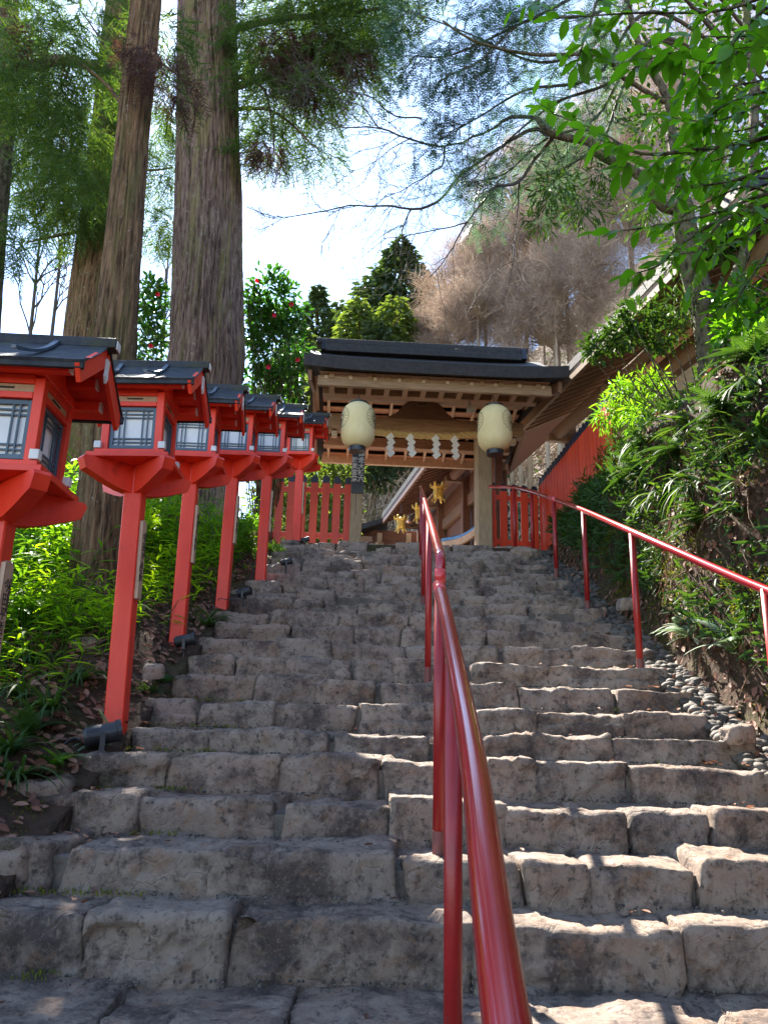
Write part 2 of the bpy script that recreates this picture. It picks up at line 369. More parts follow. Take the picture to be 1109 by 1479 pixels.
# ------------------------------------------------------------ stairs line and terrain
def SY(k): return {0: 2.50, 1: 3.14, 2: 3.47, 3: 3.91, 4: 4.32}.get(k, 4.715 + .41 * (k - 5) if k > 0 else 2.5 + .41 * k)
def SZ(k): return {0: -.906, 1: -.696, 2: -.528, 3: -.363, 4: -.181}.get(k, -.046 + .1725 * (k - 5) if k > 0 else -.906 + .1725 * k)
KTOP = 20
_ry = [-60, .6, SY(-4), SY(5), SY(KTOP), SY(KTOP) + .3, 12.6, 30]
_rz = [SZ(-5), SZ(-5), SZ(-4), SZ(5), SZ(KTOP), SZ(KTOP) + .02, 2.64, 2.70]
def rampz(y): return np.interp(y, _ry, _rz)
def T(x, y):
    x = np.asarray(x, float); y = np.asarray(y, float)
    p = np.stack([x, y, 0 * x], -1); n1 = fbm(p * .9, 4, 3); n2 = fbm(p * 5, 4, 8)
    b = rampz(y)
    # left side
    u = np.maximum(-1.5 - x, 0)
    left = -.05 + .16 * sm(0, .5, u) + .13 * np.minimum(u, 5) + .10 * n1 * sm(0, 1, u) + .03 * n2 * sm(0, .2, u)
    # right bank
    wv = x - 2.36 - .10 * fbm(np.stack([y * .9, 0 * y, x * .3], -1), 3, 5)
    top = np.interp(y, [-10, 0, 3, 5, 7, 9, 11, 13], [.2, 1.1, 1.95, 2.7, 3.2, 3.2, 3.1, 2.8])
    hump = 1 - sm(7.3, 8.9, y)
    inside = sm(13.2, 15, y)
    wall = sm(0, .52, wv) * np.maximum(top - b, 0) * (1 - inside)
    bank = -.10 + wall + (np.minimum(np.maximum(wv - .42, 0), 6) * (1.0 * hump + .12 * (1 - hump))) * (1 - inside)
    bank = bank + sm(.02, .3, wv) * (1 - inside) * (.14 * n1 + .07 * n2) * sm(14, 12, y)
    core = -.34 * (y < SY(KTOP)) - .02
    z = b + np.where(x < -1.45, left, np.where(x > 2.2, bank, core))
    hf = .30 + .70 * sm(-16, 6, x)
    hill = (np.maximum(y - 24, 0) * .62) * hf; hill = np.minimum(hill, 34 + 8 * n1)
    side = sm(10, 60, -x) * sm(30, 60, y) * 6 + sm(8, 40, x) * 22 * sm(0, 20, y)
    z = z + (hill + side) * 1.0 + sm(30, 60, y) * 1.5 * n1
    return z
def tz(x, y): return float(T(np.array([x]), np.array([y]))[0])

xs = np.concatenate([np.linspace(-260, -12, 40)[:-1], np.linspace(-12, -4.5, 50)[:-1], np.arange(-4.5, -1.46, .06), [-1.451, -1.449], np.arange(-1.3, 2.2, .25), [2.199, 2.201], np.arange(2.22, 4.2, .035), np.linspace(4.25, 12, 60), np.linspace(14, 260, 40)])
ys = np.concatenate([np.linspace(-60, -2, 16)[:-1], np.arange(-2, 13.6, .07), np.linspace(13.7, 32, 60), np.linspace(33, 300, 70)])
X, Y = np.meshgrid(xs, ys); Z = T(X, Y)
V = np.stack([X, Y, Z], -1)
mk = sm(2.45, 2.7, X) * sm(13, 12, Y) * sm(4.4, 3.6, X)
V[..., 0] += mk * .13 * fbm(np.stack([X * .3, Y * 2.3, Z * 2.3], -1), 4, 31)
g = MB().grid(V).build('ground', M['ground'], smooth=True); tag(g, kind='structure')

# ------------------------------------------------------------ stone staircase
def stone(mb, x0, x1, yf, dep, zb, zt, res, seed, rot=0.0, rnd=0):
    h = np.array([(x1 - x0) / 2, dep / 2, (zt - zb) / 2]); c = np.array([(x0 + x1) / 2, yf + dep / 2, (zt + zb) / 2])
    nx, ny, nzc = [max(3, int(2 * q / res)) for q in h]
    pts = []; quads = []; base = 0
    def face(ax, sg, na, nb):
        nonlocal base
        a, b_ = [i for i in range(3) if i != ax]
        A, B = np.meshgrid(np.linspace(-1, 1, na + 1), np.linspace(-1, 1, nb + 1), indexing='ij')
        Q = np.zeros(A.shape + (3,)); Q[..., ax] = sg; Q[..., a] = A; Q[..., b_] = B
        i = np.arange(na)[:, None] * (nb + 1) + np.arange(nb)[None] + base
        q = np.stack([i, i + nb + 1, i + nb + 2, i + 1], -1).reshape(-1, 4)
        nrm_sign = (1 if ax != 1 else -1) * sg
        if nrm_sign < 0: q = q[:, ::-1]
        pts.append(Q.reshape(-1, 3)); quads.append(q); base += (na + 1) * (nb + 1)
    face(1, -1, nx, nzc); face(2, 1, nx, ny); face(0, -1, ny, nzc); face(0, 1, ny, nzc)
    Pn = np.concatenate(pts); q = np.concatenate(quads)
    key = np.round(Pn * 4096).astype(np.int64); _, idx, inv = np.unique(key, axis=0, return_index=True, return_inverse=True)
    Pn = Pn[idx]; q = inv.reshape(-1)[q]
    r_ = np.random.default_rng(seed); r = min(r_.uniform(.010, .026), .4 * min(h)) if not rnd else rnd * min(h)
    W = Pn * h; core = np.clip(W, -(h - r), h - r); dv = W - core; L = np.linalg.norm(dv, axis=1, keepdims=True); nn = dv / np.maximum(L, 1e-9)
    W = core + nn * r
    cw = W + c
    # irregular outline: slanted ends, uneven top line, bulging front
    W[:, 0] += r_.uniform(-.16, .16) * W[:, 2] + r_.uniform(-.1, .1) * W[:, 1]
    topw = np.clip(W[:, 2] / h[2], -1, 1) * .5 + .5
    lf = vn(np.stack([cw[:, 0] * 3.5, cw[:, 1] * 3, 0 * cw[:, 0] + seed], -1), 5)
    W[:, 2] += topw * (.016 * lf + r_.uniform(-.03, .03) * W[:, 0] / h[0] * min(h[0], .35)) + topw * .010 * np.clip(-W[:, 1] / h[1], 0, 1) ** 2
    W[:, 1] += -.012 * np.clip(-nn[:, 1], 0, 1) * (1 - (W[:, 0] / h[0]) ** 2) + np.clip(topw, 0, 1) * r_.uniform(-.005, .022)
    sp = cw + seed * 3.7
    n1 = fbm(sp * 5, 5, 11); rid = 1 - 2 * np.abs(fbm(sp * 6.5, 3, 23))
    cell = np.round(fbm(sp * 3.2, 2, 41) * 3.0) / 3.0
    n3 = fbm(sp * 17, 3, 51); cr_ = np.abs(fbm(sp * 2.6, 3, 61)); crk = np.exp(-(cr_ / .035) ** 2)
    W += nn * ((.005 * n1 + .004 * rid + .024 * facets(sp * np.array([4.2, 4.2, 6.0]) + .35 * n1[:, None], .8, 3) + .006 * facets(sp * 13.0, .8, 9) + .0035 * n3 - .010 * crk)[:, None] * np.array([.6, 1, .8]))
    if rot:
        cr, sr = math.cos(rot), math.sin(rot); W[:, :2] = W[:, :2] @ np.array([[cr, sr], [-sr, cr]])
    mb.add(W + c, q)

stair = thing('stone_staircase', (0, SY(0), SZ(-1)), 'long flight of rough hewn brown grey stone steps climbing to the gate', 'stone steps')
stair['kind'] = 'structure'
JO = {1: (1370, [-330, -120, 118, 330, 690, 990, 1260]), 2: (1275, [-60, 75, 303, 578, 750, 850, 1012, 1230]), 3: (1190, [20, 108, 202, 405, 560, 730, 905, 1020, 1190]),
      4: (1125, [98, 240, 405, 555, 700, 772, 912, 1175]), 5: (1075, [190, 305, 480, 620, 765, 885, 1095]), 6: (1030, [208, 285, 395, 515, 680, 770, 900, 1025]),
      7: (995, [245, 365, 460, 545, 640, 750, 890, 1000])}
for k in range(-3, KTOP + 1):
    r_ = np.random.default_rng(100 + k); res = .024 if k < 7 else (.032 if k < 13 else .042)
    if k <= 0: res = .06 if k < 0 else .03
    mb = MB(); yf = SY(k); zt = SZ(k); zb = SZ(k - 1) - .10
    if k in JO: js = [P(x, JO[k][0], yf)[0] for x in JO[k][1]]
    else:
        xl, xr = (-1.52 + r_.uniform(-.1, .08), 2.16 + r_.uniform(-.05, .1))
        if k < 1: xl, xr = -2.4, 2.5
        js = [xl]
        while js[-1] < xr - .3: js.append(js[-1] + r_.uniform(.30, .80) * (1 if k < 13 else .75))
        js[-1] = xr
        if js[-1] - js[-2] < .2: js.pop(-2)
    deep = .41 + .14
    for i in range(len(js) - 1):
        gap = r_.uniform(.0, .006)
        tall = r_.random() < .12 and (js[i + 1] - js[i]) > .34 and k > 3
        z1 = zt + r_.uniform(-.022, .020) * (1.6 if k > 11 else 1); y1 = yf + r_.uniform(-.035, .03) * (2.0 if k > 11 else 1)
        if tall:   # two courses in one riser
            zm = (zt + zb) / 2 + .04
            stone(mb, js[i] + gap, js[i + 1] - gap, y1 - .01, .3, zb, zm, res, 1000 + 37 * k + i)
            stone(mb, js[i] + gap, js[i + 1] - gap, y1 + .02, deep, zm - .02, z1, res, 1500 + 37 * k + i)
        else: stone(mb, js[i] + gap, js[i + 1] - gap, y1, deep if k != 0 else .8, zb, z1, res, 1000 + 37 * k + i, r_.uniform(-.025, .025))
    o = mb.build('step', M['stone'], stair, smooth=True, world=True)
    mo = MB(); xa, xb = js[0] + .06, js[-1] - .06
    gx, gy = np.meshgrid(np.linspace(xa, xb, 60), np.linspace(yf + .055, yf + .46, 8))
    gz = zt - .05 + .018 * fbm(np.stack([gx * 7, gy * 7, 0 * gx + k], -1), 4, 3)
    top = np.stack([gx, gy, gz], -1); fr = top[:1].copy(); fr[..., 2] = zb + .02
    mo.grid(np.concatenate([fr, top])); mo.build('mortar', M['mortar'], o, world=True)
lp = MB()   # paved landing before and under the gate
for i in range(9):
    for j in range(8):
        x0 = -1.7 + i * .48 + rng.uniform(-.05, .05); y0 = SY(KTOP) + .5 + j * .42
        stone(lp, x0, x0 + .47, y0, .41, 2.3, float(rampz(y0)) + .03 + rng.uniform(-.01, .012), .07, 3000 + i * 9 + j)
tag(lp.build('path', M['stone'], smooth=True), kind='structure')
gx, gy = np.meshgrid(np.linspace(-4, 6, 60), np.linspace(15.2, 25.5, 60)); gz = T(gx, gy) + .03 + .012 * fbm(np.stack([gx * 3, gy * 3, 0 * gx], -1), 3)
tag(MB().grid(np.stack([gx, gy, gz], -1)).build('courtyard', M['gravel'], smooth=True), kind='structure')

# ------------------------------------------------------------ writing
def text_mesh(name, s, size, mat, parent, loc, rot, vertical=True, ext=.0012, bold=0.0):
    cu = bpy.data.curves.new(name, 'FONT'); cu.body = '\n'.join(s) if vertical else s; cu.size = size; cu.extrude = ext; cu.offset = bold
    cu.align_x = 'CENTER'; cu.align_y = 'TOP'; cu.space_line = 1.0; cu.resolution_u = 2
    t = bpy.data.objects.new(name, cu); col.objects.link(t)
    dg = bpy.context.evaluated_depsgraph_get(); me = bpy.data.meshes.new_from_object(t.evaluated_get(dg))
    bpy.data.objects.remove(t); me.materials.clear(); me.materials.append(mat)
    o = bpy.data.objects.new(name, me); col.objects.link(o); o.parent = parent; o.location = Vector([float(q) for q in loc]); o.rotation_euler = rot
    return o

# ------------------------------------------------------------ red lanterns on posts
def make_lantern(post_h):
    """local frame: x towards the stairs, y uphill, z=0 is the top of the tray; the post runs down from it"""
    t = thing('post_lantern', (0, 0, 0), '', 'lantern', 'red lanterns on tall posts along the left of the steps')
    t.location = (0, 0, 0)
    MB().box((0, 0, -post_h / 2 - .02), (.115, .115, post_h)).build('post', M['red'], t)
    s2 = math.sqrt(.5)
    for a in (45, 135, 225, 315):
        d = np.array([math.cos(R(a)), math.sin(R(a)), 0]); nrm = np.array([-d[1], d[0], 0])
        poly = [(0.0, -.012), (.37, -.012), (.385, -.03), (.36, -.095), (.30, -.118), (.22, -.150), (.13, -.178), (.05, -.19), (0, -.19)]
        MB().prism(poly, (0, 0, 0), d, (0, 0, 1), nrm, .075).build('bracket', M['red'], t)
    b = MB(); b.box((0, 0, .005), (.50, .50, .03)); b.box((0, 0, .035), (.43, .43, .03)); b.build('tray', M['red'], t)
    hw = .185; z0, z1 = .05, .36
    for sx in (-1, 1):
        for sy in (-1, 1):
            MB().box((sx * (hw - .02), sy * (hw - .02), (z0 + z1) / 2 + .04), (.046, .046, z1 - z0 + .10)).build('corner_post', M['red'], t)
            MB().box((sx * (hw + .012), sy * (hw + .012), z0 + .028), (.042, .042, .046)).build('corner_cap', M['white'], t)
    b = MB()
    for q in (-1, 1):
        b.box((0, q * (hw - .018), z1 + .005), (2 * hw - .09, .040, .03)); b.box((q * (hw - .018), 0, z1 + .005), (.040, 2 * hw - .09, .03))
        b.box((0, q * (hw - .02), z1 + .085), (2 * hw - .09, .035, .045)); b.box((q * (hw - .02), 0, z1 + .085), (.035, 2 * hw - .09, .045))
    b.build('rail', M['red'], t)
    # windows on four sides
    for a in range(4):
        Rz = np.array(Matrix.Rotation(a * math.pi / 2, 3, 'Z')); wd = 2 * hw - .088; wh = z1 - z0 - .03
        def tb(mb, x, z, sx, sz, dy=0, th=.012): mb.box(Rz @ np.array([x, -(hw - .022) + dy, z]), Rz_abs(Rz, (sx, th, sz)))
        def Rz_abs(Rm, s): return np.abs(Rm @ np.array(s))
        fr = MB(); zc = (z0 + z1) / 2 + .002
        for q in (-1, 1):
            tb(fr, q * (wd / 2 - .011), zc, .022, wh); tb(fr, 0, zc + q * (wh / 2 - .011), wd - .044, .022)
        f = fr.build('window', M['bluegrey'], t)
        la = MB()
        for q in (-1, 1):
            for e in (.055, .085):
                tb(la, q * (wd / 2 - e), zc, .0085, wh - .044, .001, .008); tb(la, 0, zc + q * (wh / 2 - e * .82), wd - .044, .0085, .0035, .007)
        la.build('lattice', M['bluegrey'], f)
        pa = MB(); tb(pa, 0, zc, wd - .03, wh - .03, .014, .004); pa.build('paper_pane', M['paper'], f)
        sp = MB(); tb(sp, 0, z1 + .043, wd, .036, -.004, .014); tb(sp, 0, z1 + .043, .10, .008, -.013, .004)
        o = sp.build('slot_panel', M['palewood'], t); o.data.materials.append(M['ink'])
        for p_ in o.data.polygons[26:]: p_.material_index = 1
    # roof: ridge along x
    hl, he, ze, zr = .39, .315, .46, .69
    for q in (-1, 1):   # purlins with white ends
        for yy, zz in ((.225, z1 + .125), (.13, z1 + .205)):
            if yy < .2 and q: pass
            p = MB().box((0, q * yy, zz), (2 * (hl - .085), .05, .05)).build('purlin', M['red'], t)
            for e in (-1, 1): MB().box((e * (hl - .085 + .003), q * yy, zz), (.008, .046, .046)).build('end_cap', M['white'], p)
        MB().box((q * (hw - .02), 0, z1 + .125), (.045, 2 * hw + .10, .045)).build('cross_beam', M['red'], t)
        for e in (-1, 1): MB().box((q * (hw - .02), e * (hw + .055), z1 + .125), (.042, .012, .042)).build('end_cap', M['white'], t)
    for q in (-1, 1):
        e = np.array([0, q * he, ze]); r_ = np.array([0, 0, zr]); d = nz(r_ - e); n = np.array([0, q * -d[2] * -1, abs(d[1])]); n = nz(n)
        mid = (e + r_) / 2; L = np.linalg.norm(r_ - e)
        Mx = np.stack([np.array([1, 0, 0]), d, np.cross([1, 0, 0], d)], 1)
        MB().box(mid, (2 * hl - .03, L, .022), Mx).build('roof_board', M['red'], t)
        up = np.array([0, 0, 1.0]); nn = Mx[:, 2] * np.sign(Mx[2, 2])
        rc = MB(); 
        gx, gt = np.meshgrid(np.linspace(-hl, hl, 34), np.linspace(-.03, 1, 14)); 
        sag = -.018 * np.sin(np.clip(gt, 0, 1) * np.pi)
        top = e + gt[..., None] * (r_ - e) + gx[..., None] * np.array([1, 0, 0]) + nn * (.030 + sag + .004 * vn(np.stack([gx * 14, gt * 7, gx * 0 + q], -1), 3))[..., None]
        bot = e + gt[..., None] * (r_ - e) + gx[..., None] * np.array([1, 0, 0]) + nn * .0135
        rc.grid(top, flip=q > 0); rc.grid(bot, flip=q < 0)
        for A, B in ((top[0], bot[0]), (top[-1], bot[-1]), (top[:, 0], bot[:, 0]), (top[:, -1], bot[:, -1])): rc.grid(np.stack([A, B]))
        ro = rc.build('roof_slope', M['slate'], t)
        MB().box(e + np.array([0, q * .006, .002]), (2 * hl + .01, .022, .04), None).build('eave_edge', M['slate'], t)
        for sx in (-1, 1):   # curved batten
            pts = []
            for s_ in np.linspace(0, 1, 9):
                pts.append(e + s_ * (r_ - e) + np.array([sx * (hl - .24) + .035 * s_ ** 1.5 * sx * -0 + .05 * (1 - s_) ** 2 * -sx, 0, 0]) + nn * (.040 - .018 * math.sin(s_ * math.pi) + .03 * (1 - s_) ** 3))
            b = MB()
            for A, B in zip(pts[:-1], pts[1:]): b.bar(A, B, .026, .014, up=nn)
            b.build('batten', M['slateb'], t)
            # gable bargeboard
            bb = MB(); A = e + np.array([sx * (hl - .02), 0, -.035]); B = r_ + np.array([sx * (hl - .02), 0, -.035]); bb.bar(A, B, .022, .085); bb.build('bargeboard', M['red'], t)
    for sx in (-1, 1):
        MB().prism([(-.17, z1 + .08), (.17, z1 + .08), (0, zr - .05)], (sx * (hw - .02), 0, 0), (0, 1, 0), (0, 0, 1), (1, 0, 0), .02).build('gable_board', M['red'], t)
        MB().prism([(-.02, 0), (.02, 0), (.012, -.06), (.02, -.09), (0, -.12), (-.02, -.09), (-.012, -.06)], (sx * (hl - .004), 0, zr - .05), (0, 1, 0), (0, 0, 1), (1, 0, 0), .012).build('pendant', M['white'], t)
    r0 = MB().box((0, 0, zr + .028), (2 * hl + .07, .075, .05)).build('ridge_cap', M['slate'], t)
    for sx in (-1, 1): MB().box((sx * (hl + .037), 0, zr + .022), (.008, .05, .042)).build('end_cap', M['white'], r0)
    # plaque on the side of the post
    pq = MB().prism([(-.045, -.86), (.045, -.86), (.045, -.37), (0.0, -.355), (-.045, -.37)], (.068, 0, 0), (0, 1, 0), (0, 0, 1), (1, 0, 0), .020).build('plaque', M['palewood'], t)
    rt = (R(90), 0, R(90))
    text_mesh('lettering', '今田平哲夫', .062, M['ink'], pq, (.0785, .004, -.44), rt)
    text_mesh('lettering', '幸男', .055, M['ink'], pq, (.0785, -.026, -.65), rt)
    text_mesh('lettering', '大阪市住吉区', .026, M['ink'], pq, (.0785, .033, -.43), rt)
    return t
# (post centre px at tray height, tray px y, world Y)
LN = [((8, 703), 3.37, 'nearest and largest red post lantern, cut off by the left edge of the photo'),
      ((199, 679), 4.74, 'second red post lantern from the camera, a pale fern at the foot of its post'),
      ((279, 675), 6.25, 'third red post lantern, half hidden behind the second one in front of the giant cedar'),
      ((339, 671), 7.45, 'fourth red post lantern standing right of the giant cedar trunk'),
      ((388, 671), 8.65, 'fifth red post lantern, in front of the dark root of the giant cedar'),
      ((434, 667), 10.95, 'smallest and farthest red post lantern, in front of the left picket fence by the gate')]
BASE = [(-30, 1190), (170, 1045), (262, 925), (322, 880), (368, 840), (428, 785)]
lan0 = None
for i, ((px_, py_), d, lab) in enumerate(LN):
    top = P(px_, py_ - 4, d); gz = tz(top[0], d)
    if lan0 is None: lan0 = make_lantern(2.2); L = lan0
    else: L = copy_tree(lan0)
    L['label'] = lab; L.location = Vector((float(top[0]), float(d), float(top[2]))); L.rotation_euler = (0, R([0, -1.7, -.4, .3, 0, -.5][i]), R([3, 2, 4, 1, 3, 0][i]))
    print('LANTERN', i, 'tray z', round(top[2], 2), 'ground', round(gz, 2), 'x', round(top[0], 2), 'base want', P(*BASE[i], d).round(2))

# ------------------------------------------------------------ floodlights at the foot of the posts
def floodlight(p, label, yaw, sc=1.0):
    t = thing('floodlight', p, label, 'floodlight', 'black floodlights at the foot of the lantern posts'); t.rotation_euler = (0, 0, yaw); t.scale = (sc,) * 3
    c = math.cos(R(14)); s_ = math.sin(R(14)); Mx = np.array([[c, 0, -s_], [0, 1, 0], [s_, 0, c]]) @ np.array(Matrix.Rotation(R(90), 3, 'Y'))
    b = MB(); b.lathe([(0.0, -.10), (.042, -.10), (.052, -.085), (.055, 0), (.055, .07), (.062, .075), (.062, .10), (.05, .10), (.048, .085), (0, .085)], 24)
    for k in range(5): b.lathe([(.055, -.08 + k * .014), (.060, -.08 + k * .014), (.060, -.075 + k * .014), (.055, -.075 + k * .014)], 24)
    b.v = [v_ @ Mx.T + np.array([0, 0, .10]) for v_ in b.v]; b.build('housing', M['plastic'], t, smooth=False)
    y = MB(); 
    for q in (-1, 1): y.box((0, q * .066, .06), (.028, .005, .10))
    y.box((0, 0, .012), (.028, .137, .005)); y.build('yoke', M['plastic'], t)
    MB().lathe([(.0, -.12), (.012, -.08), (.014, .01), (0, .01)], 10).build('stake', M['plastic'], t)
    a = np.linspace(0, 1, 16); pts = np.stack([-.11 - .25 * a, .05 * np.sin(a * 6), .07 - .09 * a + .02 * np.sin(a * 9)], 1)
    MB().tube(pts, .006, 6).build('cable', M['plastic'], t, smooth=True)
    return t
for (px_, py_, d, lab, yw, sc_) in [(146, 1088, 4.42, 'black cylindrical floodlight beside the pale fern at the foot of the second lantern post', 20, 1.0), (266, 940, 6.05, 'black floodlight on leaf litter just below the third lantern post', 5, .8),
        (352, 866, 7.3, 'black floodlight between the fourth and fifth lantern posts', -10, .7), (413, 820, 8.9, 'black floodlight lying at the top left edge of the steps', 10, .7), (440, 786, 10.8, 'small dark floodlight at the foot of the farthest lantern by the fence', 0, .65)]:
    q = P(px_, py_, d); floodlight((q[0], d, max(q[2], tz(q[0], d))), lab, R(yw), sc_)

# ------------------------------------------------------------ handrails
def smoothpath(pts, n=10):
    pts = np.array(pts, float); out = []
    for i in range(len(pts) - 1):
        p0 = pts[max(i - 1, 0)]; p1 = pts[i]; p2 = pts[i + 1]; p3 = pts[min(i + 2, len(pts) - 1)]
        for t_ in np.linspace(0, 1, n, endpoint=False):
            out.append(.5 * ((2 * p1) + (-p0 + p2) * t_ + (2 * p0 - 5 * p1 + 4 * p2 - p3) * t_ ** 2 + (-p0 + 3 * p1 - 3 * p2 + p3) * t_ ** 3))
    out.append(pts[-1]); return np.array(out)
cr = thing('centre_handrail', (.2, 2.2, SZ(-1)), 'long glossy dark red tube handrail dividing the steps down the middle', 'handrail')
def railpost(parent, x, y, zt, zb, r=.026, foot=True):
    p = MB().tube([(x, y, zb), (x, y, zt)], r, 18).build('post', M['railp'], parent, smooth=True, world=True)
    if foot: MB().tube([(x, y, zb - .01), (x, y, zb + .15)], r + .001, 18).build('post_foot', M['galv'], p, world=True)
    return p
a0 = P(735, 1500, .93); a1 = P(681, 1085, 1.66); a1b = P(646, 900, 2.85); a2 = P(633.5, 846, 3.54)
dirn = nz(a0 - a2); near = a0 + dirn * 1.2
r1 = smoothpath([near, a0, a1, a1b, a2 + (a1b - a2) * .06, a2 + np.array([0, .012, -.004])], 10)
ra = MB().tube(r1, .0275, 24).build('rail', M['rail'], cr, smooth=True, world=True)
ue = nz(a2 - a1b) + np.array([0, .12, -.12]); MB().tube([a2 + ue * q for q in (-.012, .010, .022, .030, .034)], [.0285, .0275, .023, .013, .002], 24).build('rail_end', M['railtip'], cr, smooth=True, world=True)
MB().tube([a2 - dirn * -.0 + (a1b - a2) * .02, a2 + (a1b - a2) * .22], .0282, 24).build('rail_band', M['railtip'], ra, smooth=True, world=True)
pz = P(654, 1479, 2.35); pt = P(647, 1035, 2.35)
railpost(cr, pz[0], 2.35, float(np.interp(2.35, r1[::-1, 1][np.argsort(r1[::-1, 1])], r1[::-1, 2][np.argsort(r1[::-1, 1])])) - .01, float(rampz(2.35)) - .15)
b0 = P(633, 1232, 3.62); bt = P(624.5, 797, 3.62); X0 = b0[0]
tip = P(607.5, 703, 10.9); mid = P(613.5, 744, 5.6)
bt2 = np.array([X0, 3.62, bt[2]])
an_ = np.linspace(0, R(68), 7); RB = .075
arc = [bt2 + np.array([0, RB * (1 - math.cos(q)), RB * math.sin(q) - RB]) for q in an_]; e1 = arc[-1]
nx_ = np.linspace(3.62 + RB, 10.9, 26)[1:]; r2 = np.array([bt2 + np.array([0, 0, -.25]), bt2 + np.array([0, 0, -.14])] + arc + [np.array([0, y_, e1[2] + (tip[2] - e1[2]) * (y_ - e1[1]) / (10.9 - e1[1])]) for y_ in nx_])
r2[:, 0] = np.interp(r2[:, 1], [3.6, 10.9], [X0, tip[0]])
MB().tube(r2, .0255, 20).build('rail', M['rail'], cr, smooth=True, world=True)
MB().tube([bt2 + np.array([0, 0, -.15]), bt2 + np.array([0, 0, -.085])], .0268, 20).build('rail_band', M['railtip'], cr, smooth=True, world=True)
railpost(cr, X0, 3.62, bt[2] - .12, b0[2] - .06)
for d in (5.75, 7.8, 9.9):
    x_ = float(np.interp(d, r2[:, 1], r2[:, 0])); z_ = float(np.interp(d, r2[:, 1], r2[:, 2])); railpost(cr, x_, d, z_ - .01, float(rampz(d)) - .12, .024)

rr = thing('side_handrail', (2.1, 5, SZ(5)), 'red tube handrail on posts along the mossy bank on the right', 'handrail')
rp = [(1180, 872, 4.0), (1100, 850, 4.45), (912, 768, 6.0), (842, 737, 7.7), (797, 720, 9.3), (764, 709, 10.6), (738, 704, 11.4), (706, 703, 11.9)]
W3 = [P(*q) for q in rp]
path = smoothpath([W3[0] + (W3[0] - W3[1]) * 2.2] + W3, 8)
MB().tube(path, .028, 18).build('rail', M['rail'], rr, smooth=True, world=True)
jb = P(803, 723, 9.05); ja = P(793, 718.5, 9.4); MB().tube([jb, ja], .0300, 16).build('rail_joint', M['railtip'], rr, smooth=True, world=True)
for (bx, by, bd) in [(1112, 1095, 4.42), (921, 953, 6.0), (848, 868, 7.7), (800, 831, 9.2), (766, 800, 10.5), (741, 795, 11.3)]:
    i = np.argmin(np.abs(path[:, 1] - bd)); q = path[i]; z0_ = P(bx, by, bd)
    railpost(rr, q[0], bd, q[2] - .01, min(z0_[2], float(rampz(bd)) - .05) - .05, .026, foot=bd > 5)

# ------------------------------------------------------------ gate
GX, GY, GZ = .66, 12.5, 2.60
gate = thing('shrine_gate', (GX, GY, GZ), 'roofed wooden shrine gate with a dark thatched roof at the top of the steps', 'gate', rz=R(3))
def G(x, y, z): return np.array([x, y, z])   # local coordinates of the gate
PXL, PXR = -1.13, 1.02          # posts
b = MB().box(G(PXL, 0, 1.2), (.20, .22, 2.45)).build('post', M['woodv'], gate)
b = MB().box(G(PXR, 0, 1.2), (.24, .40, 2.45)).build('post', M['woodv'], gate)
for x in (PXL, PXR): MB().box(G(x, 0, .03), (.36, .46, .14)).build('post_base', M['stone'], gate)
MB().box(G(-.06, 0, 2.40), (3.55, .24, .25)).build('lintel', M['wood'], gate)
for x in (-1.55, 1.55): MB().box(G(x, -.0, 2.21), (.10, .12, .1)).build('bracket_block', M['woodl'], gate)
H0 = 2.42   # underside of the eave
DF, DR = -1.72, 1.95; RZ = 3.72
# carved frog-leg strut
kp = [(-.62, 0), (.62, 0), (.52, .05), (.42, .13), (.34, .24), (.26, .31), (.12, .335), (-.12, .335), (-.26, .31), (-.34, .24), (-.42, .13), (-.52, .05)]
k_ = MB().prism(kp, G(-.04, -.02, 2.528), (1, 0, 0), (0, 0, 1), (0, 1, 0), .16).build('carved_strut', M['darkwood'], gate)
MB().box(G(-.04, -.106, 2.80), (.20, .01, .08)).build('crest_plate', M['wood'], k_)
cm = MB(); [cm.box(G(-.11 + i * .028, -.116, 2.80), (.014, .008, .062)) for i in range(6)]; cm.build('grille', M['ink'], k_)
# purlins and eave boards along x
for (y, z, hx, sx, nm, mt) in [(DF + .16, H0 + .05, 3.62, .07, 'eave_fascia', 'wood'), (DF + .85, H0 + .22, 3.50, .16, 'front_purlin', 'wood'), (.0, 2.96, 3.5, .16, 'ridge_purlin', 'wood'), (DR - .75, H0 + .10, 3.5, .16, 'rear_purlin', 'wood'), (DR - .10, H0 - .02, 3.62, .08, 'eave_fascia', 'woodl')]:
    MB().box(G(0, y, z), (hx, sx, .19 if 'purlin' in nm else .16)).build(nm, M[mt], gate)
for x in np.linspace(-1.6, 1.6, 12): MB().box(G(x, DF + .42, H0 + .125), (.085, .62, .075)).build('rafter_block', M['wood'], gate)
# soffit boards and rafters of both slopes
def slope_pts(q):   # under surface line from eave to ridge
    return (G(0, DF + .1, H0 + .14), G(0, 0, 3.08)) if q < 0 else (G(0, DR - .02, H0 + .03), G(0, 0, 3.08))
for q in (-1, 1):
    e, r_ = slope_pts(q)
    for i in range(9):   # lapped boards
        a_ = e + (r_ - e) * i / 9; c_ = e + (r_ - e) * (i + 1) / 9; up = G(0, 0, .022)
        MB().bar(G(-1.78, a_[1], a_[2]) * 1 + (c_ - a_) * .5 + up * (1 if i % 2 else .2), G(1.78, a_[1], a_[2]) + (c_ - a_) * .5 + up * (1 if i % 2 else .2), abs(c_[1] - a_[1]) * 1.02, .02).build('soffit_board', M['soffit'], gate)
    for x in np.linspace(-1.68, 1.68, 10): MB().bar(G(x, e[1], e[2] - .045), G(x, r_[1], r_[2] - .045), .052, .055).build('rafter', M['woodl'], gate)
    for t_ in (.33, .66): 
        c_ = e + (r_ - e) * t_; MB().box(G(0, c_[1], c_[2] - .025), (3.4, .05, .045)).build('batten', M['woodl'], gate)
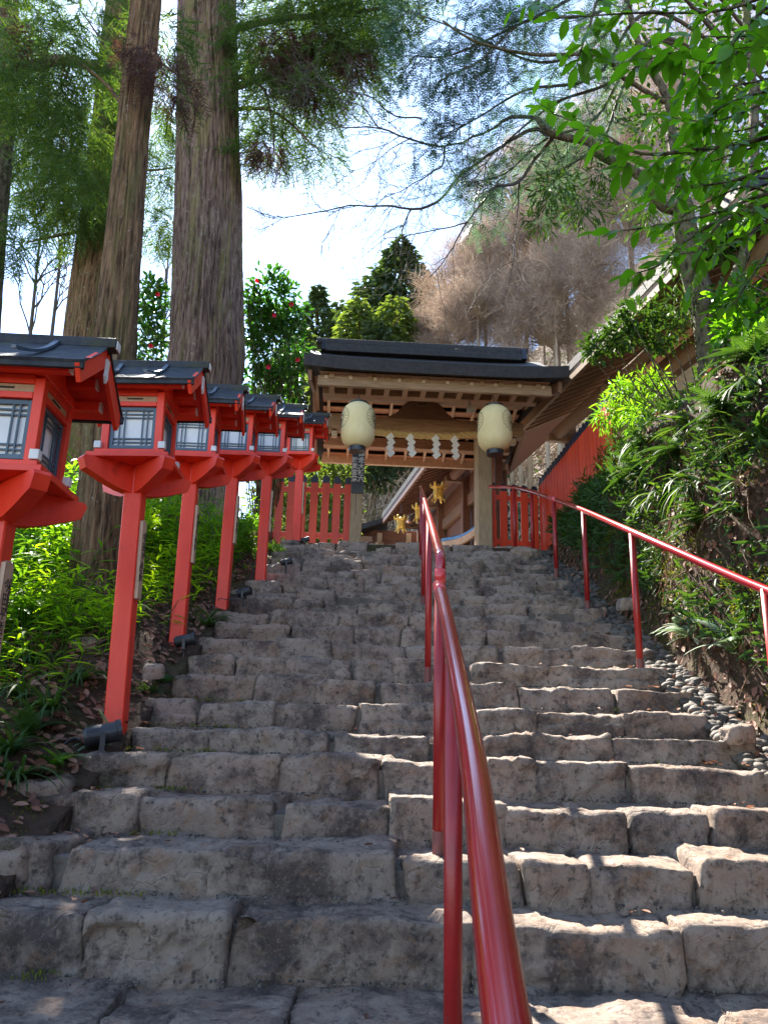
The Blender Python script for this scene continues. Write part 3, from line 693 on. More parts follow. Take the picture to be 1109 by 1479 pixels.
# thatched roof with curved thick eaves
def roofprof(n=9):
    o = []
    for s_ in np.linspace(0, 1, n): o.append((DF - .12 + (0 - DF + .12) * s_, H0 + .32 + (RZ - H0 - .32) * (s_ ** 1.25)))
    for s_ in np.linspace(1, 0, n)[1:]: o.append((DR + .12 + (0 - DR - .12) * s_, H0 + .24 + (RZ - H0 - .24) * (s_ ** 1.25)))
    return o
up_ = roofprof(); lo_ = [(DF - .10, H0 + .135)] + [(0, 3.11 + .02)] + [(DR + .10, H0 + .06)]
poly = up_ + lo_[::-1]
xsn = np.linspace(-2.03, 2.03, 25); V = np.zeros((25, len(poly) + 1, 3))
for i, x in enumerate(xsn):
    fl = .055 * (abs(x) / 2.03) ** 4
    for j, (y, z) in enumerate(poly + [poly[0]]): V[i, j] = (x, y, z + fl)
rb = MB().grid(V)
for i, s_ in ((0, 1), (24, -1)): rb.add(V[i, :-1], [np.arange(len(poly))[::s_][None]])
roof = rb.build('roof', M['groof'], gate)
fx = MB()
for x in (-1.93, 1.93):
    for q in (-1, 1):
        e, r_ = slope_pts(q); fx.bar(G(x, e[1] * 1.02, e[2] - .04), G(x, r_[1], r_[2] - .02), .06, .17)
fx.build('bargeboard', M['darkwood'], gate)
rdg = MB(); rdg.box(G(-.05, 0, RZ + .02), (3.5, .40, .10)); rdg.box(G(-.05, 0, RZ + .10), (3.55, .34, .07)); rdg.box(G(-.05, 0, RZ + .20), (3.75, .26, .09))
rdg.build('ridge', M['groof'], roof)
for x in (-1.80, 1.74): MB().box(G(x, 0, RZ + .09), (.10, .46, .22), taper=.7).build('ridge_end', M['black'], roof)
for x in (-1.88, 1.88): MB().box(G(x, 0, 3.0), (.05, 1.6, .12)).build('gable_beam', M['wood'], gate)
# name board on the left post
sb = MB().box(G(PXL + .01, -.125, 1.62), (.21, .02, .98)).build('name_board', M['black'], gate)
text_mesh('lettering', '今日師走大祓六', .112, M['signwhite'], sb, (PXL + .061, -.1365, 2.10), (R(90), 0, 0), ext=.001, bold=.002)
text_mesh('lettering', '一時　於奥宮祭', .112, M['signwhite'], sb, (PXL - .046, -.1365, 2.10), (R(90), 0, 0), ext=.001, bold=.002)

def Gw(x, y, z):   # gate-local -> world
    return np.array((Matrix.Translation((GX, GY, GZ)) @ Matrix.Rotation(R(3), 4, 'Z') @ Vector((x, y, z))))
# shimenawa rope and paper streamers
ro = thing('sacred_rope', Gw(0, -.17, 2.2), 'twisted straw rope hung under the gate lintel between the two posts', 'rope', rz=R(3))
xr = np.linspace(-1.02, .90, 120); rb = MB()
for ph in (0, 2.09, 4.19):
    a = ph + xr * 17; rb.tube(np.stack([xr, .026 * np.cos(a), .03 + .026 * np.sin(a) - .05 * (1 - ((xr + .06) / .98) ** 2) * .9 + .02 * (xr > .6)], 1), .034, 8)
rb.build('strands', M['rope'], ro, smooth=True)
sh0 = None
for i, (x, lab) in enumerate([(-.60, 'leftmost white paper zigzag streamer on the straw rope'), (-.27, 'second white paper zigzag streamer from the left on the straw rope'), (.17, 'third white paper zigzag streamer from the left on the straw rope'), (.49, 'rightmost white paper zigzag streamer on the straw rope')]):
    if sh0 is None:
        sh0 = MB()
        zz = [(-.01, .03), (.035, .03), (.085, -.04)]; 
        for j in range(4):
            o = np.array([.0 + .022 * (j % 2) + .006 * j, .004 * (j % 2), -.095 * j]); sh0.prism([(-.075, -.055), (-.005, -.12), (.075, -.03), (.01, .045)], o, (1, 0, 0), (0, 0, 1), (0, 1, 0), .003)
        sh0 = sh0.build('paper_streamer', M['shide']); s_ = sh0
    else: s_ = sh0.copy(); col.objects.link(s_)
    s_.location = Vector(Gw(x, -.23, 2.16)); s_.rotation_euler = (R([2, -3, 1, 3][i]), R([4, -2, 3, 0][i]), R(3 + [6, -5, 4, 9][i])); tag(s_, lab, 'paper streamer', 'white paper streamers on the rope')
# paper lanterns
def chochin(px_, py_top, py_bot, d, label, crest):
    a = P(px_, py_top, d); c_ = P(px_, py_bot, d); hh = a[2] - c_[2]
    t = thing('paper_lantern', (a[0], d, c_[2]), label, 'paper lantern', 'paper lanterns hanging from the gate eave')
    pr = []; n = 66; R0 = hh * .30
    for i in range(n + 1):
        u = i / n; z = hh * (.10 + .80 * u); s_ = abs(2 * u - 1); r = R0 * (1 - .46 * s_ ** 4.6) - .0022 * (i % 3 == 0); pr.append((r, z))
    MB().lathe(pr, 48).build('shade', M['chochin'], t, smooth=True)
    rt = R0 * .52
    MB().lathe([(0, hh * .89), (rt, hh * .89), (rt * 1.03, hh * .935), (rt * .9, hh * .945), (0, hh * .945)], 32).build('top_ring', M['black'], t)
    MB().lathe([(0, hh * .02), (rt * .92, hh * .02), (rt * .95, hh * .115), (0, hh * .115)], 32).build('bottom_ring', M['black'], t)
    MB().tube([(0, 0, hh * .94), (.0, 0, hh * 1.09)], .006, 6).build('hook', M['black'], t)
    MB().tube([(0, 0, hh * .02), (.0, 0, -.02), (.01, .05, -1.1 * hh)], .004, 5).build('cord', M['black'], t)
    for az in crest:   # chrysanthemum crest drawn in ink on the paper
        b = MB(); Rc = hh * .185; zc = hh * .60
        def on(u_, v_):
            z = zc + v_; uu = (z / hh - .10) / .80; s2 = abs(2 * uu - 1); r = R0 * (1 - .46 * s2 ** 4.6) + .002; a_ = az + u_ / r; return (r * math.cos(a_), r * math.sin(a_), z)
        for k in range(16):
            a1 = k * 2 * math.pi / 16; a2 = a1 + 2 * math.pi / 16; am = (a1 + a2) / 2
            b.tube([on(Rc * .16 * math.cos(a1), Rc * .16 * math.sin(a1)), on(Rc * .55 * math.cos(a1), Rc * .55 * math.sin(a1)), on(Rc * .9 * math.cos(a1), Rc * .9 * math.sin(a1))], .0022, 4)
            b.tube([on(Rc * (.9 + .1 * math.sin(s_ * math.pi)) * math.cos(a1 + (a2 - a1) * s_), Rc * (.9 + .1 * math.sin(s_ * math.pi)) * math.sin(a1 + (a2 - a1) * s_)) for s_ in np.linspace(0, 1, 6)], .0024, 4)
        b.tube([on(Rc * .15 * math.cos(q), Rc * .15 * math.sin(q)) for q in np.linspace(0, 2 * math.pi, 12)], .0024, 4)
        b.build('crest', M['ink'], t)
    return t
chochin(518.5, 577, 654, 10.95, 'cream paper lantern hanging left of the straw rope in front of the black name board', [R(-155), R(-25)])
chochin(713.5, 581, 659, 11.15, 'cream paper lantern hanging in front of the right gate post with a round flower crest', [R(-38), R(-172)])
# small grey lamp under the eave
q = P(679, 592, 11.6); t = thing('eave_lamp', q, 'small grey box lamp fixed under the gate roof left of the right paper lantern', 'lamp', rz=R(10))
MB().box((0, 0, 0), (.11, .09, .085)).build('housing', M['grey'], t); MB().box((0, .02, .09), (.02, .02, .12)).build('bracket', M['grey'], t)

# ------------------------------------------------------------ picket fences
def fence(name, A, B, label, hgt, pitch, pw, posts=True, tip=.13, rails=(.30, .74), gr=None):
    A = np.array(A, float); B = np.array(B, float); L = np.linalg.norm(B[:2] - A[:2]); az = math.atan2(B[1] - A[1], B[0] - A[0])
    t = thing(name, A, label, 'fence', gr, rz=az); n = int(L / pitch); sl_ = (B[2] - A[2]) / L
    for i in range(n + 1):
        x = i * pitch + rng.uniform(-.004, .004); z = sl_ * x + rng.uniform(-.006, .006); hw_ = pw / 2
        p = MB().box((x, 0, z + (hgt - tip) / 2), (pw, .028, hgt - tip), b=.002).build('picket', M['redf'], t)
        MB().prism([(-hw_ * .96, 0), (hw_ * .96, 0), (hw_ * .96, tip * .62), (hw_ * .5, tip * .95), (0, tip), (-hw_ * .5, tip * .95), (-hw_ * .96, tip * .62)], (x, 0, z + hgt - tip + .001), (1, 0, 0), (0, 0, 1), (0, 1, 0), .0275).build('tip', M['tips'], p)
    for r_ in rails: MB().bar((-.05, .035, r_ * hgt), (L + .05, .035, r_ * hgt + sl_ * L), .036, .085).build('cross_rail', M['redf'], t)
    return t
fl = P(384, 790, 12.55); fr_ = P(503, 790, 12.55)
fence('picket_fence', (fl[0], 12.45, 2.55), (fr_[0], 12.5, 2.55), 'red picket fence with navy pointed tips left of the gate', 1.52, .192, .125, rails=(.32, .84))
fl = P(712, 790, 12.55)
fence('picket_fence', (fl[0], 12.55, 2.55), (2.62, 12.72, 2.55), 'short red picket fence with navy tips just right of the gate post', 1.50, .19, .125, rails=(.32, .84))
fence('picket_fence', (2.66, 12.55, 2.80), (2.94, 9.3, 2.98), 'long red picket fence running above the mossy bank under the corridor eave', 1.36, .145, .118, rails=(.3, .8))

# ------------------------------------------------------------ long corridor building on the right
YAW = R(10.3); cdir = np.array([math.sin(-YAW), math.cos(-YAW), 0.0]); cs = np.array([math.cos(YAW), math.sin(YAW), 0.0])
def corridor(name, O, La, Lb, z0, H, label, depth=3.2, rise=1.6, wallz=None, posts=2.0, tips=True, plaster=None, lowwall=True, mm={}):
    M = {k_: globals()['M'][mm.get(k_, k_)] for k_ in globals()['M']}
    """O: point under the eave line; a runs along cdir, s away from the stairs (cs)"""
    O = np.array(O, float); t = thing(name, (O[0], O[1], z0), label, 'building')
    W = lambda a, s_, z: np.array([O[0], O[1], 0]) + cdir * a + cs * s_ + np.array([0, 0, z])
    def sl(s_): return H + rise * s_ / depth
    def bar(nm, a0, a1, s_, z, wd, ht, mt): MB().bar(W(a0, s_, z), W(a1, s_, z), wd, ht).build(nm, M[mt], t, world=True)
    # roof slab
    rf = MB(); A = [W(La, -.02, sl(0) + .10), W(La, depth, sl(depth) + .10), W(Lb, depth, sl(depth) + .10), W(Lb, -.02, sl(0) + .10)]
    Bq = [p + np.array([0, 0, .14]) for p in A]
    rf.add(np.array(A + Bq), [np.array([[0, 1, 2, 3], [7, 6, 5, 4], [0, 3, 7, 4], [1, 5, 6, 2], [0, 4, 5, 1], [3, 2, 6, 7]])]); r_ = rf.build('roof', M['groof'], t, world=True)
    bar('eave_fascia', La, Lb, .02, H + .055, .06, .24, 'wood')
    so_ = MB(); so_.add(np.array([W(La, .05, sl(.05) + .05), W(Lb, .05, sl(.05) + .05), W(Lb, depth, sl(depth) + .05), W(La, depth, sl(depth) + .05), W(La, .05, sl(.05) + .075), W(Lb, .05, sl(.05) + .075), W(Lb, depth, sl(depth) + .075), W(La, depth, sl(depth) + .075)]), [np.array([[0, 1, 2, 3], [7, 6, 5, 4], [0, 4, 5, 1], [1, 5, 6, 2], [2, 6, 7, 3], [3, 7, 4, 0]])])
    so_.build('soffit', M['soffit'], t, world=True)
    n = int((Lb - La) / .26)
    for i in range(n + 1):
        a = La + i * (Lb - La) / n
        q = MB().bar(W(a, .08, sl(.08) - .01), W(a, 1.25, sl(1.25) - .01), .075, .085).build('rafter', M['wood'], t, world=True)
        if tips: MB().bar(W(a, .068, sl(.068) - .011), W(a, .082, sl(.082) - .011), .056, .066).build('white_end', M['white'], q, world=True)
    pr = MB().tube([W(La, .78, H + .02), W(Lb, .78, H + .02)], .12, 20).build('purlin', M['wood'], t, smooth=True, world=True)
    bar('wall_plate', La, Lb, 1.18, H - .12, .14, .34, 'wood'); bar('lower_beam', La, Lb, 1.12, H - .55, .10, .24, 'woodl')
    k = max(1, int((Lb - La) / posts))
    for i in range(k + 1):
        a = La + i * (Lb - La) / k; p = W(a, 1.05, 0)
        MB().box((p[0], p[1], (z0 + H) / 2 + .1), (.17, .17, H - z0 + .2), np.array(Matrix.Rotation(YAW, 3, 'Z'))).build('post', M['woodv'], t, world=True)
        MB().bar(W(a, .60, H - .06), W(a, 1.1, H - .06), .12, .14).build('bracket_arm', M['woodl'], t, world=True)
    if lowwall: bar('wall_panel', max(La, -1.6), Lb, 1.22, (z0 + H - .5) / 2 + .1, .06, H - z0 - .7, 'wood')
    if plaster: MB().bar(W(plaster[0], 1.16, (z0 + H) / 2 + .05), W(plaster[1], 1.16, (z0 + H) / 2 + .05), .05, H - z0 - .75).build('plaster_wall', M['plaster'], t, world=True)
    return t
corridor('corridor_building', (2.84, 11.1, 0), -4.4, 2.3, 2.7, 5.32, 'long wooden corridor building with white tipped rafters above the red fence on the right')
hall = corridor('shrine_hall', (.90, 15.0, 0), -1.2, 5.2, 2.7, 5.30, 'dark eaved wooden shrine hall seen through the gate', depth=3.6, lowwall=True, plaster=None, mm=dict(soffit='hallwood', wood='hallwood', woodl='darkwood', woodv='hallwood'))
b = MB()   # lower cross roof at the far end of the hall, dark timber front
q0 = P(500, 735, 20.5); q1 = P(575, 728, 20.2)
t2 = thing('rear_hall', (float(q0[0]), 21, 2.7), 'low dark roofed shrine building with a gilt beam end beyond the gate on the left', 'building')
pr_ = [(-2.6, 2.55), (-1.6, 2.36), (-.6, 2.30), (.4, 2.36), (1.15, 2.62), (1.15, 2.74), (.4, 2.52), (-.6, 2.46), (-1.6, 2.52), (-2.6, 2.70)]
MB().prism(pr_, (0, .4, 0), (1, 0, 0), (0, 0, 1), (0, 1, 0), 2.6).build('roof', M['groof'], t2); MB().box((-.75, -.72, 2.14), (3.0, .10, .16)).build('eave_beam', M['darkwood'], t2)
MB().box((-.35, -.79, 2.14), (.75, .03, .13)).build('gilt_cap', M['gold'], t2); MB().box((.45, -.6, 1.95), (.30, .04, .12)).build('gilt_cap', M['gold'], t2)
MB().box((-.4, .3, 1.0), (3.0, 1.6, 2.0)).build('wall', M['darkwood'], t2)
for x in (-1.6, -.7, .2, 1.0): MB().box((x, -.55, 1.05), (.12, .12, 2.1)).build('post', M['wood'], t2)
for i in range(12): MB().box((-2.1 + i * .27, -.66, 2.02), (.06, .34, .06)).build('rafter', M['woodl'], t2)
t3 = thing('inner_hall', (2.1, 17.5, 2.7), 'red brown timber wall of the inner hall behind the gilt lanterns', 'building')
MB().box((-1.2, 3.2, 1.25), (3.0, .1, 2.5)).build('wall', M['hallwood'], t3)
for x in (-2.2, -1.4, -.6): MB().box((x, 3.1, 1.2), (.14, .14, 2.4)).build('post', M['woodl'], t3)
for z in (.9, 1.7): MB().box((-1.3, 3.08, z), (2.6, .10, .09)).build('beam', M['woodl'], t3)
cv = MB(); s_ = np.linspace(0, 1, 14)   # swept roof, reflected sky blue put into its colour
for (w0, nm) in ((0, 'roof'),):
    pA = [P(637, 778, 15.0), P(665, 772, 14.6), P(690, 755, 14.2), P(712, 722, 13.8)]; pa = smoothpath(pA, 6)
t4 = thing('curved_roof', pa[0], 'swept copper roof edge of a small building, coloured with reflected sky blue, seen left of the right gate post', 'roof')
Vc = np.stack([pa, pa + np.array([.35, .9, .30])], 1); Vb = Vc - np.array([0, 0, .06]); cv.grid(Vc); cv.grid(Vb, True); cv.grid(np.stack([Vc[:, 0], Vb[:, 0]], 1), True); cv.grid(np.stack([Vc[:, 1], Vb[:, 1]], 1)); cv.build('copper_sheet', M['copper'], t4, smooth=True, world=True)
e = MB()
for A, B_ in zip(pa[:-1], pa[1:]): e.bar(A + np.array([0, .03, -.13]), B_ + np.array([0, .03, -.13]), .06, .13)
e.build('eave_board', M['woodl'], t4, world=True); MB().box((.6, .7, -1.0), (1.2, .1, 1.6)).build('wall', M['wood'], t4)
# gilt hanging lanterns
def gilt(px_, py_, d, label, first=[None]):
    c_ = P(px_, py_, d)
    if first[0] is None:
        t = thing('gilt_lantern', c_, '', 'hanging lantern', 'gilt lanterns hanging under the hall eave')
        b = MB(); n = 6; b.lathe([(.085, -.20), (.10, -.17), (.105, .0), (.115, .02)], n); b.build('body', M['gold'], t)
        g_ = MB(); 
        for k in range(6):
            a = (k + .5) * math.pi / 3; Mz = np.array(Matrix.Rotation(a, 3, 'Z'))
            for j in (-1, 0, 1): g_.box(Mz @ np.array([.094, j * .025, -.09]), (.006, .006, .15), Mz)
        g_.build('lattice', M['gold'], t)
        r_ = MB(); r_.lathe([(.0, .12), (.02, .10), (.07, .055), (.16, .03), (.165, .015), (.0, .015)], 6); r_.build('cap', M['gold'], t)
        for k in range(6):
            a = k * math.pi / 3; d_ = np.array([math.cos(a), math.sin(a), 0]); nn = np.array([-d_[1], d_[0], 0])
            MB().prism([(.12, .02), (.17, .03), (.185, .09), (.165, .12), (.15, .075)], (0, 0, 0), d_, (0, 0, 1), nn, .05).build('petal', M['gold'], t)
            MB().prism([(.07, -.19), (.10, -.19), (.15, -.27), (.14, -.29), (.09, -.24)], (0, 0, 0), d_, (0, 0, 1), nn, .02).build('foot', M['gold'], t)
        MB().tube([(0, 0, .12), (.03, 0, .155), (0, 0, .19), (-.03, 0, .155), (0, 0, .12)], .007, 6).build('ring', M['black'], t); MB().tube([(0, 0, .19), (0, 0, .6)], .005, 5).build('chain', M['black'], t)
        first[0] = t
    else: t = copy_tree(first[0])
    t['label'] = label; t.location = Vector([float(q) for q in c_])
gilt(633, 706, 15.6, 'largest gilt hanging lantern, right of the central handrail tip')
gilt(606, 736, 16.9, 'gilt hanging lantern partly hidden behind the central handrail tip')
gilt(579, 752, 18.0, 'lowest and farthest gilt hanging lantern, left of the central handrail')

# ------------------------------------------------------------ vegetation kit
def hit(x, y, t0=1.2, t1=40):
    r = ray(x, y); r = r / np.linalg.norm(r); t = np.linspace(t0, t1, 1600); p = r[None] * t[:, None]
    below = p[:, 2] < T(p[:, 0], p[:, 1]); i = int(np.argmax(below)) if below.any() else -1
    return p[i]
def tnormal(p, e=.05):
    x, y = p[0], p[1]; return nz(np.array([tz(x - e, y) - tz(x + e, y), tz(x, y - e) - tz(x, y + e), 2 * e]))
def leaf_tpl(wd=.22, fold=.05, droop=.12):
    V = [(0, 0, 0), (-wd * .8, .28, fold), (0, .30, -.0), (wd * .8, .28, fold), (-wd, .55, fold - droop * .3), (0, .58, -droop * .35), (wd, .55, fold - droop * .3),
         (-wd * .62, .80, fold * .6 - droop * .7), (0, .82, -droop * .7), (wd * .62, .80, fold * .6 - droop * .7), (0, 1, -droop)]
    return np.array(V, float), [np.array([[1, 4, 5, 2], [2, 5, 6, 3], [4, 7, 8, 5], [5, 8, 9, 6]]), np.array([[0, 1, 2], [0, 2, 3], [7, 10, 8], [8, 10, 9]])]
def simple_tpl(wd=.25): return np.array([(0, 0, 0), (wd, .45, .06), (0, 1, -.08), (-wd, .45, .06)], float), [np.array([[0, 1, 2], [0, 2, 3]])]
def blade_tpl(wd=.03, n=6, droop=.6):
    V = []; 
    for i in range(n + 1):
        s_ = i / n; hw_ = wd * math.sin(max(.04, (1 - s_) ** .6) * 1.5); a = s_ * droop
        y = math.sin(a * 1.6) / 1.6 / max(droop, .01) ; z = -(1 - math.cos(a * 1.6)) / 1.6 / max(droop, .01)
        V += [(-hw_, y, z + .2 * hw_), (hw_, y, z + .2 * hw_)]
    i = np.arange(n) * 2; return np.array(V), [np.stack([i, i + 1, i + 3, i + 2], 1)]
def comb_tpl(n=16, L=.22, wd=.014, ang=62, two=True):
    V = []; Fs = []
    def twig(o, d, ln, k, nl):
        s_ = np.array([d[1], -d[0], 0]); b = len(V); V.extend([o - s_ * .006, o + s_ * .006, o + d * ln]); Fs.append((b, b + 1, b + 2))
        for i in range(k):
            t_ = (i + .5) / k; c = o + d * ln * t_; l_ = nl * (1 - .55 * abs(t_ - .4) ** 1.2)
            for q in (-1, 1):
                a = R(ang); nd = d * math.cos(a) + s_ * q * math.sin(a); pp = np.array([-nd[1], nd[0], 0]); b = len(V)
                V.extend([c - pp * wd * .5, c + pp * wd * .5, c + nd * l_ + np.array([0, 0, -.02])]); Fs.append((b, b + 1, b + 2))
    twig(np.zeros(3), np.array([0, 1.0, 0]), 1, n, L)
    if two:
        for q in (-1, 1):
            a = R(42); twig(np.array([0, .25, 0]), np.array([q * math.sin(a), math.cos(a), 0]), .5, n // 2, L * .7)
    return np.array(V, float), [np.array(Fs)]
def cedar_tpl(seed=1, shoots=13, needles=7, wd=.016):
    r_ = np.random.default_rng(seed); V = []; Fs = []
    def tri(a, b_, w0):
        d = nz(b_ - a); s_ = nz(np.cross(d, r_.normal(size=3))) * w0; k = len(V); V.extend([a - s_, a + s_, b_]); Fs.append((k, k + 1, k + 2))
    ax = lambda t_: np.array([.05 * math.sin(t_ * 5), t_, -.30 * t_ * t_])
    for i in range(5): tri(ax(i / 5), ax((i + 1.1) / 5), .012)
    for i in range(shoots):
        t_ = .08 + .92 * i / shoots; a = ax(t_); q = 1 if i % 2 else -1; L = .42 * (1 - .55 * t_) * r_.uniform(.7, 1.2)
        d = nz(np.array([q * r_.uniform(.6, 1), r_.uniform(.5, 1), r_.uniform(-.5, .35)])); b_ = a + d * L + np.array([0, .0, .05 * L]); tri(a, b_, wd)
        for j in range(needles):
            u = (j + .6) / needles; c = a + (b_ - a) * u; tri(c, c + nz(d * .8 + r_.normal(size=3) * .6) * .09, wd * .55)
    return np.array(V, float), [np.array(Fs)]
LEAF = leaf_tpl(); LANCE = leaf_tpl(.085, .03, .22); SIMP = simple_tpl(); SIMPN = simple_tpl(.13); COMB = comb_tpl(11, .21, .036); CED = [cedar_tpl(s_) for s_ in (1, 2, 3)]
BLADE = blade_tpl(.028, 6, 1.1); BLADE2 = blade_tpl(.045, 5, .7); FROND = comb_tpl(20, .26, .05, 66, False)
def rdir(n, r_=rng): return nz(r_.normal(size=(n, 3)))
def limb(pts, r0, r1, mb, n=10, jit=.0, seed=0, seg=7):
    p = smoothpath(pts, seg); k = len(p); rr_ = np.linspace(r0, r1, k)
    if jit: p = p + jit * np.stack([fbm(p * 2 + seed, 3), fbm(p * 2 + seed + 9, 3), 0 * p[:, 0]], 1)
    mb.tube(p, rr_, n); return p
def bark_trunk(pts, rad, flare=.0, nth=96, res=.06, amp=.03, seed=0, freq=9):
    """thick trunk with vertical bark ridges; pts in world coordinates"""
    pts = np.array(pts, float); L = np.linalg.norm(np.diff(pts, axis=0), axis=1).sum(); m = int(L / res); c = np.concatenate([[0], np.cumsum(np.linalg.norm(np.diff(pts, axis=0), axis=1))])
    s_ = np.linspace(0, L, m); p = np.stack([np.interp(s_, c, pts[:, i]) for i in range(3)], 1); rd = np.interp(s_, c, rad)
    k = np.ones(9) / 9
    p = np.stack([np.convolve(np.pad(p[:, i], 4, 'edge'), k, 'valid') for i in range(3)], 1)
    a = np.arange(nth) / nth * 2 * np.pi; A, S = np.meshgrid(a, s_)
    wob = fbm(np.stack([np.cos(A) * 1.2, np.sin(A) * 1.2, S * .5 + seed], -1), 3, seed)
    tw = A + .12 * fbm(np.stack([S * .5, S * 0, S * 0 + seed], -1), 2)
    rg = 1 - np.abs(fbm(np.stack([np.cos(tw) * freq, np.sin(tw) * freq, S * .45 + seed], -1), 4, seed + 3)) * 2
    fl = flare * np.exp(-S / .55) * (1 + .5 * np.sin(A * 5 + seed) + .4 * wob)
    rr_ = rd[:, None] * (1 + .06 * wob) + amp * rg + fl
    V = p[:, None] + np.stack([np.cos(A) * rr_, np.sin(A) * rr_, 0 * A], -1); V = np.concatenate([V, V[:, :1]], 1)
    return MB().grid(V)
def subtwigs(mb, path, n, L, r0, depth, r_, droop=.1, spread=1.0):
    path = np.asarray(path)
    for i in range(n):
        k = r_.integers(max(1, len(path) // 5), len(path)); o = path[k]; t_ = nz(path[k] - path[k - 1])
        d = nz(t_ + spread * r_.normal(size=3) * .6 + np.array([0, 0, -droop])); l_ = L * r_.uniform(.5, 1.2); m = 6; pts = [o]
        for j in range(m):
            d = nz(d + r_.normal(size=3) * .22); pts.append(pts[-1] + d * l_ / m)
        mb.tube(pts, np.linspace(r0, r0 * .35, m + 1), 4 if depth < 2 else 5, False)
        if depth > 0: subtwigs(mb, pts, max(2, n // 2), L * .55, r0 * .6, depth - 1, r_, droop, spread)
def sprays(mb, c, rad, n, size, r_, tpls=CED, down=.7, flat=.8):
    c = np.asarray(c, float); d = rdir(n, r_); pos = c + d * (r_.uniform(.15, 1, (n, 1)) ** .6) * np.array([rad, rad, rad * flat])
    out = nz(d * np.array([1, 1, .4]) + np.array([0, 0, -down]) + .4 * rdir(n, r_)); k = len(tpls)
    for i, t_ in enumerate(tpls):
        q = slice(i, None, k); mb.inst(t_, pos[q], out[q], rdir(len(pos[q]), r_) * .5 + np.array([0, 0, 1]), size * r_.uniform(.7, 1.25, len(pos[q])))

# ------------------------------------------------------------ big cedars on the left
r1_ = np.random.default_rng(11)
def cedar_tree(label, base, pts, rad, flare, mat, green, brown, limbs, nth=110, amp=.03, freq=9, size=.42, seed=0, res=.06, dens=1.0):
    t = thing('cedar_tree', base, label, 'tree', None)
    bark_trunk(pts, rad, flare, nth, res, amp, seed, freq).build('trunk', mat, t, smooth=True, world=True)
    if limbs:
        mb = MB()
        for l_ in limbs: limb(l_[0], l_[1], l_[2], mb, 8, .03, seed)
        mb.build('limb', M['bark3'] if mat is M['bark3'] else mat, t, smooth=True, world=True)
    if green:
        mb = MB()
        for (px_, py_, rp_, d, n) in green:
            c = P(px_, py_, d); rad_ = rp_ * np.linalg.norm(c) / F; sprays(mb, c, rad_, int(n * dens), size * min(1.3, np.linalg.norm(c) / 9), r1_)
        mb.build('crown', M['lf_cedar'], t, world=True)
    if brown:
        mb = MB()
        for (px_, py_, rp_, d, n) in brown:
            c = P(px_, py_, d); rad_ = rp_ * np.linalg.norm(c) / F; sprays(mb, c, rad_, int(n * dens), size * .7 * min(1.3, np.linalg.norm(c) / 9), r1_, down=1.3)
        mb.build('dead_sprays', M['lf_cedar_b'], t, world=True)
    return t
YA = 11.6; ba = P(303, 800, YA); gA = tz(ba[0], YA)
xA = P(303, 480, YA)[0]; up_z = P(300, -60, YA)[2]
cedar_tree('giant old cedar with deeply furrowed purple brown bark and yellow moss streaks, behind the lanterns', (xA, YA, gA), [(xA - .05, YA, gA - .3), (xA, YA, gA + 3), (P(299, 0, YA)[0], YA, P(299, 0, YA)[2]), (P(296, 0, YA)[0] + .1, YA + .1, 22)],
           [.60, .575, .53, .30], .42, M['bark'],
           [(420, 40, 75, 10.8, 150), (480, 20, 60, 10.4, 120), (390, 120, 50, 11, 90), (500, 90, 45, 10.4, 70), (440, 150, 42, 10.8, 70), (385, 205, 28, 11.2, 36), (530, 30, 40, 10, 60), (460, 210, 26, 10.6, 18), (370, 60, 40, 11.4, 60), (420, -60, 110, 10.8, 220), (540, -70, 90, 10, 150)],
           [(405, 70, 26, 10.6, 60), (420, 100, 28, 10.5, 60), (395, 222, 20, 11, 22), (512, 88, 18, 10.2, 40), (470, 60, 22, 10.3, 40), (375, 215, 14, 11, 24), (445, 130, 18, 10.5, 26)],
           [([(xA, YA, P(0, 118, YA)[2]), P(400, 105, 11.2), P(470, 70, 10.7), P(530, 60, 10.2)], .07, .02), ([(xA, YA, P(0, 30, YA)[2]), P(420, 25, 11), P(500, 20, 10.4), P(560, 10, 10)], .07, .02), ([(xA, YA, P(0, 150, YA)[2]), P(390, 160, 11.2), P(460, 215, 10.7)], .04, .012),
            ([(xA, YA, P(0, 100, YA)[2]), P(380, 130, 11), P(395, 220, 10.8)], .04, .012), ([(xA, YA, 14), (xA + 2, YA - 2, 14.2), (xA + 3.5, YA - 3, 13.6)], .09, .02)], nth=220, amp=.030, freq=12, seed=4, res=.045, dens=1.7)
YB = 6.9; bb = P(140, 935, YB); gB = tz(bb[0], YB)
ptsB = [(bb[0], YB, gB - .2)] + [P(x, y, YB) for x, y in ((146, 800), (158, 600), (175, 400), (192, 200), (212, 0))] + [P(225, -300, YB) + np.array([0, 0, 3.0])]
cedar_tree('slender leaning cedar with a rough brown lichen spotted trunk just left of the second lantern', (bb[0], YB, gB), ptsB, [.245, .225, .205, .18, .165, .155, .10], .07, M['bark2'],
           [(90, 60, 55, 7.4, 50), (60, 140, 50, 7.6, 45), (110, 210, 45, 7.8, 40), (230, 130, 26, 7.4, 22), (240, 60, 26, 7.6, 20)], [(245, 110, 34, 6.6, 20), (225, 90, 30, 6.6, 16), (200, 70, 26, 6.6, 10), (60, 60, 24, 7.2, 12), (270, 130, 20, 6.6, 8)],
           [([P(193, 190, YB), P(160, 130, 7.1), P(90, 70, 7.4)], .03, .01), ([P(205, 70, YB), P(235, 90, 6.7), P(275, 125, 6.6)], .022, .006)], nth=120, amp=.016, freq=6, seed=8, res=.04, dens=1.8)
YC = 13.2; bc = P(120, 620, YC); gC = tz(bc[0], YC)
